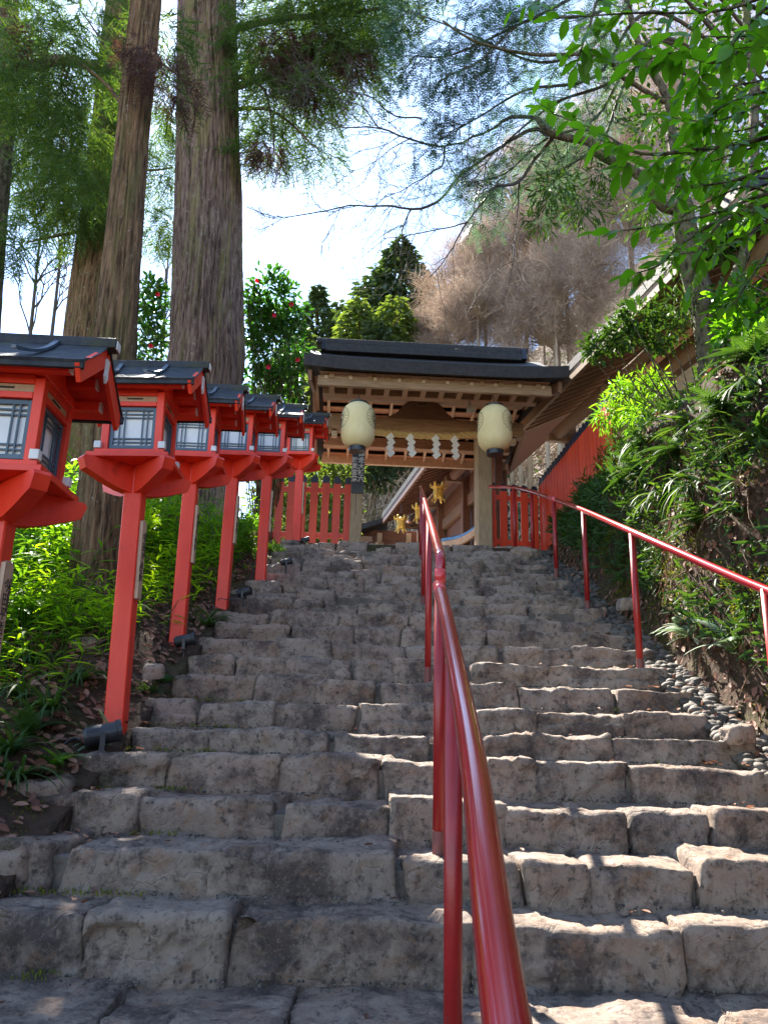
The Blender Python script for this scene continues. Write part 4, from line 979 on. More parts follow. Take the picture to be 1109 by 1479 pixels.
cedar_tree('dark twin trunked cedar standing farther back between the leaning cedar and the left edge', (bc[0], YC, gC), [(bc[0], YC, gC - .2), P(118, 560, YC), P(133, 400, YC), P(146, 300, YC), P(165, 100, YC), P(178, -20, YC), P(190, -150, YC)], [.5, .42, .36, .33, .30, .27, .2], .2, M['bark2'],
           [(60, 250, 60, 12.4, 90), (110, 260, 50, 12, 80), (40, 190, 55, 12, 80), (130, 170, 50, 12, 80), (90, 310, 42, 12.4, 50), (230, 250, 38, 13.4, 60), (232, 330, 32, 13.4, 40), (225, 190, 30, 13.6, 44), (60, 100, 70, 12, 90), (120, 40, 70, 12, 90), (30, 30, 60, 12, 70)],
           [(80, 190, 28, 11.8, 14), (70, 150, 24, 11.8, 10)],
           [([P(140, 330, YC), P(90, 340, 12.6), P(40, 350, 12.2)], .05, .012), ([P(146, 290, YC), P(100, 270, 12.6), P(20, 280, 12)], .05, .012), ([P(150, 240, YC), P(220, 245, 13.4), P(250, 240, 13.4)], .04, .01)], nth=90, amp=.03, freq=6, seed=12, dens=2.2)
YD = 8.6
ptsD = [(P(-45, 800, YD)[0], YD, tz(P(-45, 800, YD)[0], YD) - .2)] + [P(x, y, YD) for x, y in ((-30, 500), (-16, 330), (-4, 200), (8, 100), (10, 0), (12, -150))]
cedar_tree('cedar trunk at the very left edge with one thick branch bending to the right', ptsD[0], ptsD, [.24, .22, .20, .19, .18, .15, .1], .1, M['bark3'],
           [(25, 130, 28, 8.2, 45), (40, 330, 26, 8.4, 30), (20, 360, 26, 8.4, 30), (15, 60, 26, 8.2, 30), (20, -90, 50, 8.2, 60)], [(10, 20, 14, 8, 12)],
           [([P(6, 140, YD), P(25, 105, 8.5), P(80, 88, 8.4), P(130, 92, 8.3), P(172, 96, 8.3)], .085, .06), ([P(172, 96, 8.3), P(150, 60, 8.1), P(120, 20, 8)], .02, .008)], nth=70, amp=.012, freq=5, seed=17, size=.34)

# ------------------------------------------------------------ broadleaf tree hanging in from the upper right
r2_ = np.random.default_rng(5)
tb = np.array([3.05, 3.3, tz(3.05, 3.3)])
bt_ = thing('broadleaf_tree', tb, 'evergreen tree hanging large glossy bright green leaves into the upper right corner', 'tree')
wood = MB(); leaves = MB()
lw = limb([tb + np.array([0, 0, -.2]), tb + np.array([.1, .1, 1.4]), tb + np.array([-.1, .2, 2.8]), tb + np.array([.0, .3, 4.5])], .13, .07, wood, 14, .03, 3)
wood.build('trunk', M['bark3'], bt_, smooth=True, world=True); wood = MB()
TW = [([(1230, -20), (1040, 15), (912, 19), (800, 27)], 2.9, 17, .115), ([(1230, 60), (1109, 46), (1040, 89), (966, 77), (912, 100)], 2.7, 24, .12), ([(1240, 200), (1040, 213), (928, 222), (866, 190), (786, 160)], 2.8, 22, .115),
      ([(1230, 180), (1109, 196), (1028, 215), (950, 232)], 3.0, 14, .11), ([(1240, 262), (1109, 280), (1028, 309), (931, 329), (862, 336)], 3.1, 20, .10), ([(1220, 290), (1067, 309), (989, 348), (951, 383), (905, 398)], 3.1, 18, .10),
      ([(1200, 280), (1090, 305), (1040, 321), (1009, 371), (995, 420)], 3.0, 13, .10), ([(1210, -40), (1109, 10), (1060, 60), (1052, 80)], 2.5, 12, .12), ([(1000, -60), (880, -20), (850, 40), (832, 95)], 3.0, 16, .11), ([(900, -60), (800, -20), (775, 8)], 2.9, 7, .10),
      ([(1230, 120), (1120, 130), (1050, 150), (1000, 190)], 2.9, 16, .11), ([(1230, 330), (1130, 350), (1085, 400), (1060, 440)], 3.2, 12, .09), ([(1240, 150), (1150, 110), (1080, 120), (1010, 130)], 3.3, 16, .11), ([(1230, 230), (1120, 240), (1060, 260), (990, 270), (940, 262)], 3.4, 18, .105)]
for i in range(16):
    y0 = r2_.uniform(-60, 330); TW.append(([(1240, y0 + r2_.uniform(-40, 40)), (1140, y0 + 5), (1060 + r2_.uniform(-30, 30), y0 + r2_.uniform(-10, 50)), (r2_.uniform(930, 1030), y0 + r2_.uniform(0, 80))], r2_.uniform(3.2, 4.6), 16, .105))
for pl, d, n, ls in TW:
    pts = [P(x, y, d + .12 * math.sin(j * 2.1)) for j, (x, y) in enumerate(pl)]
    st_ = lw[np.argmin(np.abs(lw[:, 2] - pts[0][2] + .3))]; p_ = smoothpath([st_] + pts, 8); wood.tube(p_, np.linspace(.014, .0022, len(p_)), 6)
    seg = p_[9:]; m = len(seg)
    for j in range(n):
        u = .10 + .9 * (j + .5) / n; k = min(m - 2, int(u * (m - 1))); o = seg[k]; t_ = nz(seg[k + 1] - seg[k]); s_ = nz(np.cross(t_, [0, 0, 1])) * (1 if j % 2 else -1)
        # leaves often sit on a short side shoot
        if r2_.random() < .45:
            e_ = o + nz(s_ + t_ * .6 + np.array([0, 0, r2_.uniform(-.7, .1)])) * r2_.uniform(.06, .20); wood.tube([o, (o + e_) / 2 + np.array([0, 0, .006]), e_], [.0025, .002, .0015], 4, False); nn_ = r2_.integers(2, 6)
            for q in range(nn_):
                c = o + (e_ - o) * (q + 1) / nn_; dd = nz(nz(e_ - o) * .7 + nz(np.cross(e_ - o, [0, 0, 1])) * (1 if q % 2 else -1) * .8 + np.array([0, 0, -.35]) + .25 * r2_.normal(size=3))
                leaves.inst(LEAF, [c], [dd], nz(r2_.normal(size=(1, 3)) * .35 + np.array([[0, -.35, 1]])), ls * r2_.uniform(.7, 1.1))
        dd = nz(t_ * .55 + s_ * .8 + np.array([0, 0, -.35]) + .25 * r2_.normal(size=3)); leaves.inst(LEAF, [o], [dd], nz(r2_.normal(size=(1, 3)) * .35 + np.array([[0, -.35, 1]])), ls * r2_.uniform(.75, 1.15))
    leaves.inst(LEAF, [p_[-1]], [nz(p_[-1] - p_[-3])], [[0, -.3, 1]], ls)
wood.build('twigs', M['bark3'], bt_, smooth=True, world=True); leaves.build('leaves', M['lf_near'], bt_, smooth=True, world=True)

# ------------------------------------------------------------ mossy tree on the bank, with bare branches over the sky
def C2(pts, d): return [P(x / 2.845 + 340, y / 2.845, d + .25 * math.sin(j * 1.3)) for j, (x, y) in enumerate(pts)]
def C3(pts, d): return [P(x / 2.585 + 680, y / 2.585, d + .2 * math.sin(j * 1.3)) for j, (x, y) in enumerate(pts)]
base = P(1036, 560, 7.0); mt = thing('mossy_tree', base, 'moss flecked tree growing from the bank with bare branches reaching over the sky', 'tree')
tr = MB(); fork = P(985, 300, 7.0)
bark_trunk([base + np.array([.08, 0, -.5]), base, P(1022, 470, 7.0), P(1000, 390, 7.0), P(985, 300, 7.0), fork + np.array([0, 0, .12])], [.17, .15, .13, .12, .11, .09], .05, 60, .04, .012, 5, 4).build('trunk', M['bark3'], mt, smooth=True, world=True)
lm = MB()
L1 = limb([fork, P(955, 295, 7.0), P(925, 255, 6.95), P(868, 225, 6.9), P(850, 205, 6.9), P(800, 195, 6.95), P(778, 172, 7.0)], .07, .03, lm, 10, .02, 1)
L2 = limb([fork, P(972, 240, 7), P(965, 150, 7.05), P(925, 80, 7.1), P(905, 0, 7.2), P(880, -90, 7.3)], .06, .03, lm, 10, .02, 2)
limb([P(1022, 470, 7), P(1060, 410, 7.1), P(1085, 300, 7.2), P(1088, 150, 7.3), P(1075, 0, 7.4), P(1060, -100, 7.4)], .07, .04, lm, 10, .02, 3)
limb([P(965, 150, 7.05), P(900, 110, 6.8), P(868, 80, 6.6), P(770, 78, 6.4), P(690, 62, 6.2), P(640, 30, 6.2)], .028, .010, lm, 8, .02, 4)
lm.build('limb', M['bark3'], mt, smooth=True, world=True)
br = MB(); r3_ = np.random.default_rng(9)
BR = [(C3([(250, 445), (180, 435), (110, 455), (0, 520)], 7.0)[:3] + C2([(1081, 515), (1000, 560), (860, 600), (720, 570), (590, 525), (450, 520), (290, 485)], 7.2), .022, .005, 16),
      (C3([(300, 520), (250, 480), (150, 520)], 7.0) + C2([(1081, 610), (910, 735), (830, 830), (720, 857), (600, 840), (400, 855), (200, 895), (50, 850)], 7.4), .026, .004, 18),
      (C3([(300, 520), (240, 590), (180, 680), (110, 690)], 7.0) + C2([(1050, 785), (945, 915), (880, 1040), (800, 1140)], 7.3), .024, .005, 9),
      (C2([(860, 603), (845, 680), (780, 730), (690, 775), (620, 800)], 7.2), .012, .003, 8), (C2([(720, 857), (690, 940), (675, 1060)], 7.4), .010, .004, 5), (C2([(945, 915), (830, 945), (690, 970), (600, 990)], 7.3), .009, .003, 6),
      (C2([(760, 482), (660, 482), (560, 405), (470, 380), (400, 370)], 7.4), .011, .004, 10), (C2([(720, 570), (640, 620), (560, 670), (440, 720)], 7.3), .007, .002, 6), (C3([(180, 680), (180, 760), (165, 860), (150, 990)], 7.0), .01, .003, 4),
      (C2([(590, 525), (520, 440), (470, 420), (380, 390)], 7.3), .009, .003, 8), (C2([(910, 735), (870, 660), (845, 610)], 7.3), .008, .003, 4)]
for pts, ra_, rb_, n in BR:
    if pts[0][0] > P(820, 0, 7)[0]: pts = [L1[-1]] + pts
    p_ = smoothpath(pts, 6); p_ = p_ + .02 * np.stack([fbm(p_ * 4, 3), fbm(p_ * 4 + 7, 3), fbm(p_ * 4 + 3, 3)], 1); br.tube(p_, np.linspace(ra_, rb_, len(p_)), 6); subtwigs(br, p_, n, .75, .0045, 2, r3_, .05)
br.build('bare_branches', M['twigd'], mt, smooth=True, world=True)
lv = MB()
for (px_, py_, rp_, d, n) in [(800, 270, 34, 6.6, 240), (840, 300, 34, 6.7, 240), (780, 320, 24, 6.7, 110), (870, 250, 28, 6.9, 170), (1000, 360, 44, 7.4, 300), (1060, 330, 50, 7.6, 330), (930, 300, 32, 7.3, 200), (1010, 240, 44, 7.6, 280), (1075, 220, 50, 7.8, 260), (940, 180, 40, 7.6, 190), (1040, 130, 50, 7.8, 230), (880, 140, 32, 7.5, 120), (985, 440, 30, 7.0, 180), (1065, 440, 40, 7.0, 240), (905, 40, 50, 7.6, 220), (1030, 30, 60, 7.8, 260)]:
    c = P(px_, py_, d); ra_ = rp_ * np.linalg.norm(c) / F; n = int(n * 1.3); dd = rdir(n, r3_); pos = c + dd * ra_ * r3_.uniform(.1, 1, (n, 1)) ** .5 * np.array([1, 1, .8]) * (1 + .3 * r3_.normal(size=(n, 1)))
    lv.inst(LANCE if rp_ < 35 else SIMP, pos, nz(dd + rdir(n, r3_) * .8 + np.array([0, 0, -.3])), rdir(n, r3_) * .6 + np.array([0, 0, 1]), r3_.uniform(.06, .12, n))
lv.build('leaves', M['lf_dark'], mt, world=True)

# fir branches in the top middle: part of a fir standing on the bank behind
fb = np.array([6.2, 9.5, tz(6.2, 9.5)]); ft = thing('fir_tree', fb, 'fir with flat comb like sprays hanging into the top centre of the sky', 'tree')
fm = MB(); fp = limb([fb + np.array([0, 0, -.3]), fb + np.array([0, 0, 4]), fb + np.array([-.2, -.2, 8]), fb + np.array([-.3, -.3, 12])], .22, .08, fm, 16, .03, 2); fm.build('trunk', M['bark2'], ft, smooth=True, world=True)
fm = MB(); fs = MB()
FB = [([(1000, -40), (860, 60), (780, 90), (680, 50), (590, 15)], 7.2), ([(960, 20), (860, 110), (760, 130), (690, 170), (650, 190)], 7.4), ([(960, 60), (860, 170), (790, 200), (730, 250), (690, 262)], 7.8), ([(900, -90), (800, -40), (700, -20), (600, -10)], 7.0), ([(960, -30), (860, 20), (760, 30), (690, 90), (640, 110)], 6.8),
      ([(980, 60), (880, 120), (800, 150), (720, 215), (700, 240)], 7.5), ([(950, 90), (870, 200), (820, 240), (770, 260)], 7.8), ([(920, -60), (820, 0), (740, 40), (650, 80), (600, 80)], 7.1)]
for pl, d in FB:
    pts = [P(x, y, d - .15 * j) for j, (x, y) in enumerate(pl)]; st_ = fp[np.argmin(np.abs(fp[:, 2] - pts[0][2]))]; p_ = smoothpath([st_] + pts, 9); fm.tube(p_, np.linspace(.03, .004, len(p_)), 6)
    for q in p_[12:]:
        for _ in range(1 + int(r3_.random() < .35)):
            d2 = nz(np.array([r3_.uniform(-1, .2), r3_.uniform(-.6, .6), r3_.uniform(-.7, .1)])); l_ = r3_.uniform(.25, .7); e_ = q + d2 * l_; fm.tube([q, (q + e_) / 2, e_], [.005, .004, .002], 4, False)
            n = 5; ts = np.linspace(.25, 1, n); pos = q + (e_ - q) * ts[:, None]; sd_ = nz(np.cross(d2, [0, 0, 1])) ; sg = np.where(np.arange(n) % 2, 1, -1)[:, None]
            fs.inst(COMB, pos, nz(d2 * .8 + sd_ * sg * .7 + .2 * r3_.normal(size=(n, 3)) + np.array([0, 0, -.2])), rdir(n, r3_) * .35 + np.array([0, -.3, 1]), r3_.uniform(.20, .34, n))
fm.build('branches', M['twigd'], ft, smooth=True, world=True); fs.build('needles', M['lf_fir'], ft, world=True)

# ------------------------------------------------------------ shrubs
def shrub(name, label, blobs, mat, size, tpl=LEAF, cat='shrub', seed=0, stems=8, down=.0, flowers=None, smooth=False, bx=0):
    r_ = np.random.default_rng(seed); cs_ = [P(x, y, d) for x, y, rp, d, n in blobs]; c0 = np.mean(cs_, 0) + np.array([bx, 0, 0]); gz = tz(c0[0], c0[1]); t = thing(name, (c0[0], c0[1], gz), label, cat)
    st = MB(); lf = MB()
    for (x, y, rp, d, n), c in zip(blobs, cs_):
        ra_ = rp * np.linalg.norm(c) / F
        for k in range(max(2, stems * n // 400)):
            e_ = c + rdir(1, r_)[0] * ra_ * .8; b0_ = np.array([c0[0], c0[1], gz - .05]) + np.array([r_.uniform(-.15, .15), r_.uniform(-.15, .15), 0])
            st.tube(smoothpath([b0_, b0_ * .5 + e_ * .5 + r_.normal(size=3) * .1, e_], 4), np.linspace(.012, .003, 9), 5, False)
        # leaves gather in small twig clumps so gaps stay open
        k = max(4, n // 9); cc = c + rdir(k, r_) * ra_ * r_.uniform(.2, 1, (k, 1)) ** .5 * np.array([1, 1, .85]); idx = r_.integers(0, k, n); off = r_.normal(size=(n, 3)) * ra_ * .13
        lf.inst(tpl, cc[idx] + off, nz(off / (ra_ * .13) + .6 * nz(cc[idx] - c) + .5 * rdir(n, r_) + np.array([0, 0, .25 - down])), rdir(n, r_) * .6 + np.array([0, 0, 1]), size * r_.uniform(.6, 1.25, n))
    st.build('stems', M['bark3'], t, smooth=True, world=True); lf.build('leaves', mat, t, smooth=smooth, world=True)
    if flowers:
        for (x, y, d) in flowers:
            fl_ = MB(); o = P(x, y, d); ax = nz(-o + r_.normal(size=3)); n = 7
            s_ = nz(np.cross(ax, [0, 0, 1])); u_ = np.cross(s_, ax); an = np.arange(n) * 2 * np.pi / n; dd = np.cos(an)[:, None] * s_ + np.sin(an)[:, None] * u_
            fl_.inst(leaf_tpl(.5, .12, -.25), np.repeat(o[None], n, 0), dd + ax * .45, np.repeat(ax[None], n, 0), .055); fl_.build('flower', M['flower'], t, smooth=True, world=True)
    return t
shrub('camellia_bush', 'dark glossy camellia bush with red flowers right of the giant cedar', [(390, 430, 40, 12.4, 900), (400, 500, 42, 12.4, 950), (375, 470, 34, 12.6, 700), (415, 545, 30, 12.3, 420), (380, 560, 34, 12.6, 600), (425, 460, 20, 12.2, 200), (405, 600, 26, 12.8, 300)], M['lf_camel'], .13, seed=1, flowers=[(421, 440, 11.9), (396, 455, 12), (372, 405, 12), (430, 520, 12), (388, 530, 12)], smooth=True)
shrub('camellia_bush', 'camellia bush with a few pink flowers seen between the leaning cedar and the giant cedar', [(222, 430, 26, 12.6, 420), (215, 500, 30, 12.6, 520), (235, 560, 24, 12.6, 300), (225, 465, 20, 12.6, 240)], M['lf_camel'], .13, seed=2, flowers=[(218, 500, 12.3), (228, 425, 12.3)], smooth=True)
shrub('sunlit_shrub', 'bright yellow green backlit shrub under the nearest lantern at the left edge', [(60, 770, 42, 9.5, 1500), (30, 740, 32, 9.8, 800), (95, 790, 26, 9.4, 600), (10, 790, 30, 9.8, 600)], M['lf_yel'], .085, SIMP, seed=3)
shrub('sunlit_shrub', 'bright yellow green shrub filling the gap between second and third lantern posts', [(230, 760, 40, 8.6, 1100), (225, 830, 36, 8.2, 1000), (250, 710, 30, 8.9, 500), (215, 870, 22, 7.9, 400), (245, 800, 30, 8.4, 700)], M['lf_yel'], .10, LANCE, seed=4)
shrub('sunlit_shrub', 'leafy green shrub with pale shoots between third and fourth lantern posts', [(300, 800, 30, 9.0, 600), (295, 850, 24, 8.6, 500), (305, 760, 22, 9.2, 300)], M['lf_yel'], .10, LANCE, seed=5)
shrub('leafy_shrub', 'dark green leafy shrub between fourth and fifth lantern posts', [(350, 800, 24, 9.6, 420), (345, 770, 20, 9.6, 260), (352, 840, 18, 9.0, 260)], M['lf_sasa'], .11, LANCE, seed=6)
shrub('leafy_shrub', 'low dark shrub at the roots of the giant cedar beside the top of the steps', [(395, 800, 14, 10.3, 200), (408, 815, 10, 9.8, 120)], M['lf_sasa'], .10, LANCE, seed=7)
shrub('garden_shrub', 'pale green bush behind the left picket fence', [(400, 720, 40, 17, 800), (450, 700, 45, 17.5, 1000), (480, 740, 40, 17, 800), (420, 760, 40, 17, 700), (500, 680, 30, 17.5, 500), (460, 770, 40, 16.5, 600)], M['lf_fary'], .16, SIMP, seed=8)
shrub('garden_tree', 'dappled grey green tree in the gap under the gate roof beside the name board', [(535, 680, 34, 27, 900), (560, 660, 30, 28, 700), (590, 645, 30, 28, 600), (530, 640, 34, 27, 600), (480, 650, 44, 27, 800), (430, 660, 44, 27, 800)], M['lf_far'], .30, SIMP, 'tree', seed=9)
shrub('understory_tree', 'hazy olive tree in the background behind the lantern roofs', [(60, 560, 60, 20, 900), (150, 600, 60, 21, 900), (230, 640, 50, 20, 800), (20, 640, 60, 20, 800), (100, 680, 60, 19, 900), (260, 590, 40, 22, 500)], M['lf_fary'], .20, SIMP, 'tree', seed=10)

# ------------------------------------------------------------ trees of the far hillside
def far_conifer(px_, py_top, d, wid, hgt, label, mat, seed, size=.5, n=2600, rnd=False):
    r_ = np.random.default_rng(seed); top = P(px_, py_top, d); zb_ = top[2] - hgt; g_ = tz(top[0], d); t = thing('hillside_tree' if rnd else 'hillside_conifer', (top[0], d, min(g_, zb_)), label, 'tree', 'trees of the far hillside')
    MB().tube([(top[0], d, min(g_, zb_) - .5), (top[0], d, top[2] - hgt * .12)], [wid * .05 + .1, .05], 8).build('trunk', M['bark2'], t, smooth=True, world=True)
    u = r_.uniform(0, 1, n) ** (.8 if not rnd else .9); z = top[2] - u * hgt; rad = wid * (np.sin(np.clip(u, .02, 1) * 2.6) ** .7 if rnd else u ** .75) * (.72 + .5 * vn(np.stack([z * .9, u * 3, u * 0 + seed], -1)) + (.18 if not rnd else 0))
    nb = 34; ba_ = r_.integers(0, nb, n); a = ba_ * 2.399 + r_.normal(size=n) * .16; q = r_.uniform(.25, 1, n) ** .6; z = z - q * rad * .18 + .35 * np.sin(ba_ * 5.1)
    pos = np.stack([top[0] + np.cos(a) * rad * q, d + np.sin(a) * rad * q, z], 1); out = nz(np.stack([np.cos(a), np.sin(a), -.45 + 0 * a], 1) + .6 * rdir(n, r_))
    MB().inst(SIMP, pos, out, rdir(n, r_) * .6 + np.array([0, 0, 1]), size * r_.uniform(.5, 1.3, n)).build('crown', mat, t, world=True)
FC = [(580, 348, 46, 4.3, 14, 'tall blue green conifer rising above the gate roof', 'lf_far', .6, 5600, True), (550, 395, 45, 3.4, 13, 'dark conifer left of the tallest conifer above the gate', 'lf_far', .6, 3600, True), (610, 395, 43, 3.0, 12, 'dark conifer right of the tallest conifer, beside the brown trees', 'lf_far', .7, 3000, False),
      (520, 436, 38, 2.6, 8, 'yellow green round tree above the left part of the gate roof', 'lf_fary', .5, 3000, True), (570, 436, 37, 2.4, 7, 'mid green round tree above the middle of the gate roof', 'lf_fary', .5, 2600, True), (460, 412, 70, 4.5, 18, 'distant grey green conifer just right of the camellia', 'lf_far', .9, 3000, False),
      (490, 440, 66, 4, 15, 'distant grey conifer left of the yellow green tree', 'lf_far', .9, 2600, False), (620, 450, 40, 2.6, 8, 'olive bush of trees under the brown bare trees above the gate ridge', 'lf_far', .5, 2200, True), (430, 470, 60, 4, 12, 'distant grey tree behind the camellia bush', 'lf_far', .8, 2200, True),
      (545, 470, 36, 2.2, 6, 'dark bushy tree directly over the gate ridge', 'lf_far', .45, 2000, True)]
for i, (x, y, d, wd, hg, lab, mt_, sz, n, rd_) in enumerate(FC): far_conifer(x, y, d, wd, hg, lab, M[mt_], 50 + i, sz, n, rd_)
# bare brown trees: rounded clouds of thin twigs on limbs
STRIP = (np.array([(-.5, 0, 0), (.5, 0, 0), (.45, .5, .06), (-.45, .5, .06), (.25, 1, .0), (-.25, 1, .0)], float) * np.array([.016, 1, 1]), [np.array([[0, 1, 2, 3], [3, 2, 4, 5]])])
def bare_tree(px_, py_, d, rp_, label, seed, n=9000, mat='twig', name='bare_tree', grp='bare brown trees on the slope', L=.85, wd=1.0, flat=.85):
    r_ = np.random.default_rng(seed); c = P(px_, py_, d); ra_ = rp_ * np.linalg.norm(c) / F; g_ = tz(c[0], d); t = thing(name, (c[0], d, min(g_, c[2] - ra_)), label, 'tree', grp)
    mb = MB(); b0_ = np.array([c[0], d, min(g_, c[2] - ra_) - .4]); mb.tube([b0_, c + np.array([0, 0, -ra_ * .3])], [ra_ * .045 + .06, ra_ * .03], 8)
    tips = []
    for i in range(26):
        v_ = rdir(1, r_)[0]; v_[2] = abs(v_[2]) * 1.1 - .25; e_ = c + nz(v_) * ra_ * .92; p_ = smoothpath([c + np.array([0, 0, -ra_ * .4]), c * .55 + e_ * .45 + r_.normal(size=3) * ra_ * .1, e_], 6); mb.tube(p_, np.linspace(ra_ * .02, .01, len(p_)), 5, False); tips.append(p_)
    mb.build('trunk', M[mat], t, smooth=True, world=True)
    lb = MB()
    for i in range(46):
        e_ = c + nz(rdir(1, r_)[0] + np.array([0, -.5, .5])) * ra_ * r_.uniform(.7, 1.15); m_ = c + (e_ - c) * .45 + r_.normal(size=3) * ra_ * .16; p_ = smoothpath([c + np.array([0, 0, -ra_ * .5]), m_, e_], 6); p_ = p_ + .3 * np.stack([fbm(p_ * .9, 3), fbm(p_ * .9 + 4, 3), 0 * p_[:, 0]], 1); lb.tube(p_, np.linspace(.05, .015, len(p_)), 4, False)
    lb.build('limb', M['twig'], t, world=True)
    off = rdir(n, r_) * r_.uniform(0, 1, (n, 1)) ** .42; off = off * np.array([1.3, 1, 1.1]); lo_ = 2.2 / ra_; pos = c + off * ra_
    pos = pos + ra_ * .62 * np.stack([fbm(pos * lo_, 3, 1), fbm(pos * lo_, 3, 2), 1.3 * fbm(pos * lo_, 3, 3)], 1); keep = fbm(pos * 1.1, 3, seed) > -.35; pos = pos[keep]; n = len(pos)
    out = nz(.10 * (pos - c) / ra_ + .9 * rdir(n, r_) + np.array([0, 0, .45])); tp = (STRIP[0] * np.array([wd, 1, 1]), STRIP[1])
    MB().inst(tp, pos, out, rdir(n, r_), L * r_.uniform(.5, 1.3, n)).build('crown', M['twigf'] if mat == 'twig' else M[mat], t, world=True)
r5_ = np.random.default_rng(77)
BT = [(625, 470, 38, 26, 'brown bare tree lowest left of the slope above the gate ridge'), (655, 425, 37, 34, 'brown bare tree on the left edge of the twiggy slope'), (700, 370, 36, 42, 'brown bare tree at the left shoulder of the twiggy slope'), (755, 300, 36, 50, 'brown bare tree with the highest crown on the twiggy slope'),
      (690, 440, 33, 44, 'brown bare tree in the lower middle of the slope over the gate ridge'), (745, 385, 34, 50, 'brown bare tree in the middle of the twiggy slope'), (800, 350, 33, 52, 'brown bare tree behind the tip of the hanging dark green branch'), (735, 455, 36, 46, 'brown bare tree low behind the right part of the gate ridge'),
      (800, 430, 30, 48, 'brown bare tree left of the corridor roof edge'), (850, 400, 30, 46, 'brown bare tree partly behind the corridor roof edge'), (840, 290, 34, 54, 'brown bare tree left of the mossy trunk fork'), (660, 475, 36, 34, 'small grey brown bare tree touching the gate ridge'),
      (810, 240, 38, 50, 'brown bare tree up behind the bare sky branches'), (910, 330, 32, 56, 'brown bare tree directly behind the mossy trunk'), (900, 220, 40, 70, 'tall greyish bare tree behind the upper right leaves'), (1030, 260, 36, 80, 'greyish bare tree behind the right edge leaves'), (960, 110, 44, 90, 'highest greyish bare tree in the upper right corner'), (785, 480, 31, 44, 'grey green twiggy thicket beside the right end of the gate roof')]
for i, (x, y, d, rp_, lab) in enumerate(BT): bare_tree(x, y, d, rp_ * 1.1, lab, 80 + i, n=int(26000 * (rp_ / 45) ** 1.6), L=.55 * d / 34, wd=.85)
# thicket that covers the slope between the single trees
hk = np.random.default_rng(31); n = 26000; x = hk.uniform(-14, 30, n); y = hk.uniform(25, 62, n); z = T(x, y); h_ = hk.uniform(0, 1, n) ** 1.5 * (1.5 + 1.6 * vn(np.stack([x * .5, y * .5, 0 * x], -1)))
pos = np.stack([x, y, z + h_], 1); tk = MB().inst((STRIP[0] * np.array([3.0, 1, 1]), STRIP[1]), pos, rdir(n, hk) + np.array([0, 0, .5]), rdir(n, hk), hk.uniform(.5, 1.5, n)); tag(tk.build('hillside_thicket', M['twig']), kind='stuff')
n = 30000; x = hk.uniform(-20, 34, n); y = hk.uniform(24, 70, n); k = fbm(np.stack([x * .22, y * .22, 0 * x], -1), 3, 5) > -.05; x, y = x[k], y[k]; n = len(x); z = T(x, y) + hk.uniform(0, 1.8, n)
tag(MB().inst(SIMP, np.stack([x, y, z], 1), rdir(n, hk) + np.array([0, -.3, .2]), rdir(n, hk) * .7 + np.array([0, 0, 1]), hk.uniform(.25, .6, n)).build('hillside_undergrowth', M['lf_far']), kind='stuff')
def sapling(px_, py_, d, label, seed, n=10, L=2.2):
    r_ = np.random.default_rng(seed); c = P(px_, py_, d); g_ = tz(c[0], d); t = thing('bare_sapling', (c[0], d, g_), label, 'tree'); mb = MB()
    p_ = smoothpath([np.array([c[0], d, g_ - .2]), np.array([c[0] + .2, d, (g_ + c[2]) / 2]), c + np.array([0, 0, 1.5])], 8); mb.tube(p_, np.linspace(.09, .02, len(p_)), 7); mb.build('trunk', M['twigd'], t, smooth=True, world=True)
    br_ = MB(); subtwigs(br_, p_[7:], n, L, .02, 3, r_, -.35, .9); br_.build('crown', M['twigd'], t, world=True)
sapling(45, 420, 15, 'thin bare tree with fine twigs against the bright sky at the left edge', 120)
sapling(238, 410, 22, 'thin bare tree seen in the gap left of the giant cedar', 121, 9, 2.4)
sapling(85, 360, 17, 'taller thin bare tree left of the twin trunked cedar', 122)

# ------------------------------------------------------------ undergrowth
r4_ = np.random.default_rng(21)
def bankshift(p):
    x, y, z = p[:, 0], p[:, 1], p[:, 2]; k = sm(2.45, 2.7, x) * sm(13, 12, y) * sm(4.4, 3.6, x)
    q = p.copy(); q[:, 0] += k * .13 * fbm(np.stack([x * .3, y * 2.3, z * 2.3], -1), 4, 31); return q
def surf(n, x0, x1, y0, y1, steep=True, keep=None):
    """random points spread evenly over the terrain surface, with normals"""
    out = []; nn = []; got = 0
    while got < n:
        m = n * 6; x = r4_.uniform(x0, x1, m); y = r4_.uniform(y0, y1, m); e = .04
        dx = (T(x + e, y) - T(x - e, y)) / (2 * e); dy = (T(x, y + e) - T(x, y - e)) / (2 * e); w_ = np.sqrt(1 + dx * dx + dy * dy)
        p = np.stack([x, y, T(x, y)], 1); k = (r4_.uniform(0, 7, m) < np.minimum(w_, 7))
        if keep is not None: k &= keep(p)
        out.append(p[k]); nn.append(nz(np.stack([-dx, -dy, 1 + 0 * dx], 1))[k]); got += k.sum()
    return bankshift(np.concatenate(out)[:n]), np.concatenate(nn)[:n]
def patchy(p, s_=1.3, t_=0.0, seed=0): return fbm(p * s_, 3, seed) + .25 * r4_.normal(size=len(p)) > t_
leftz = dict(x0=-6.5, x1=-1.55, y0=2.6, y1=11.6)
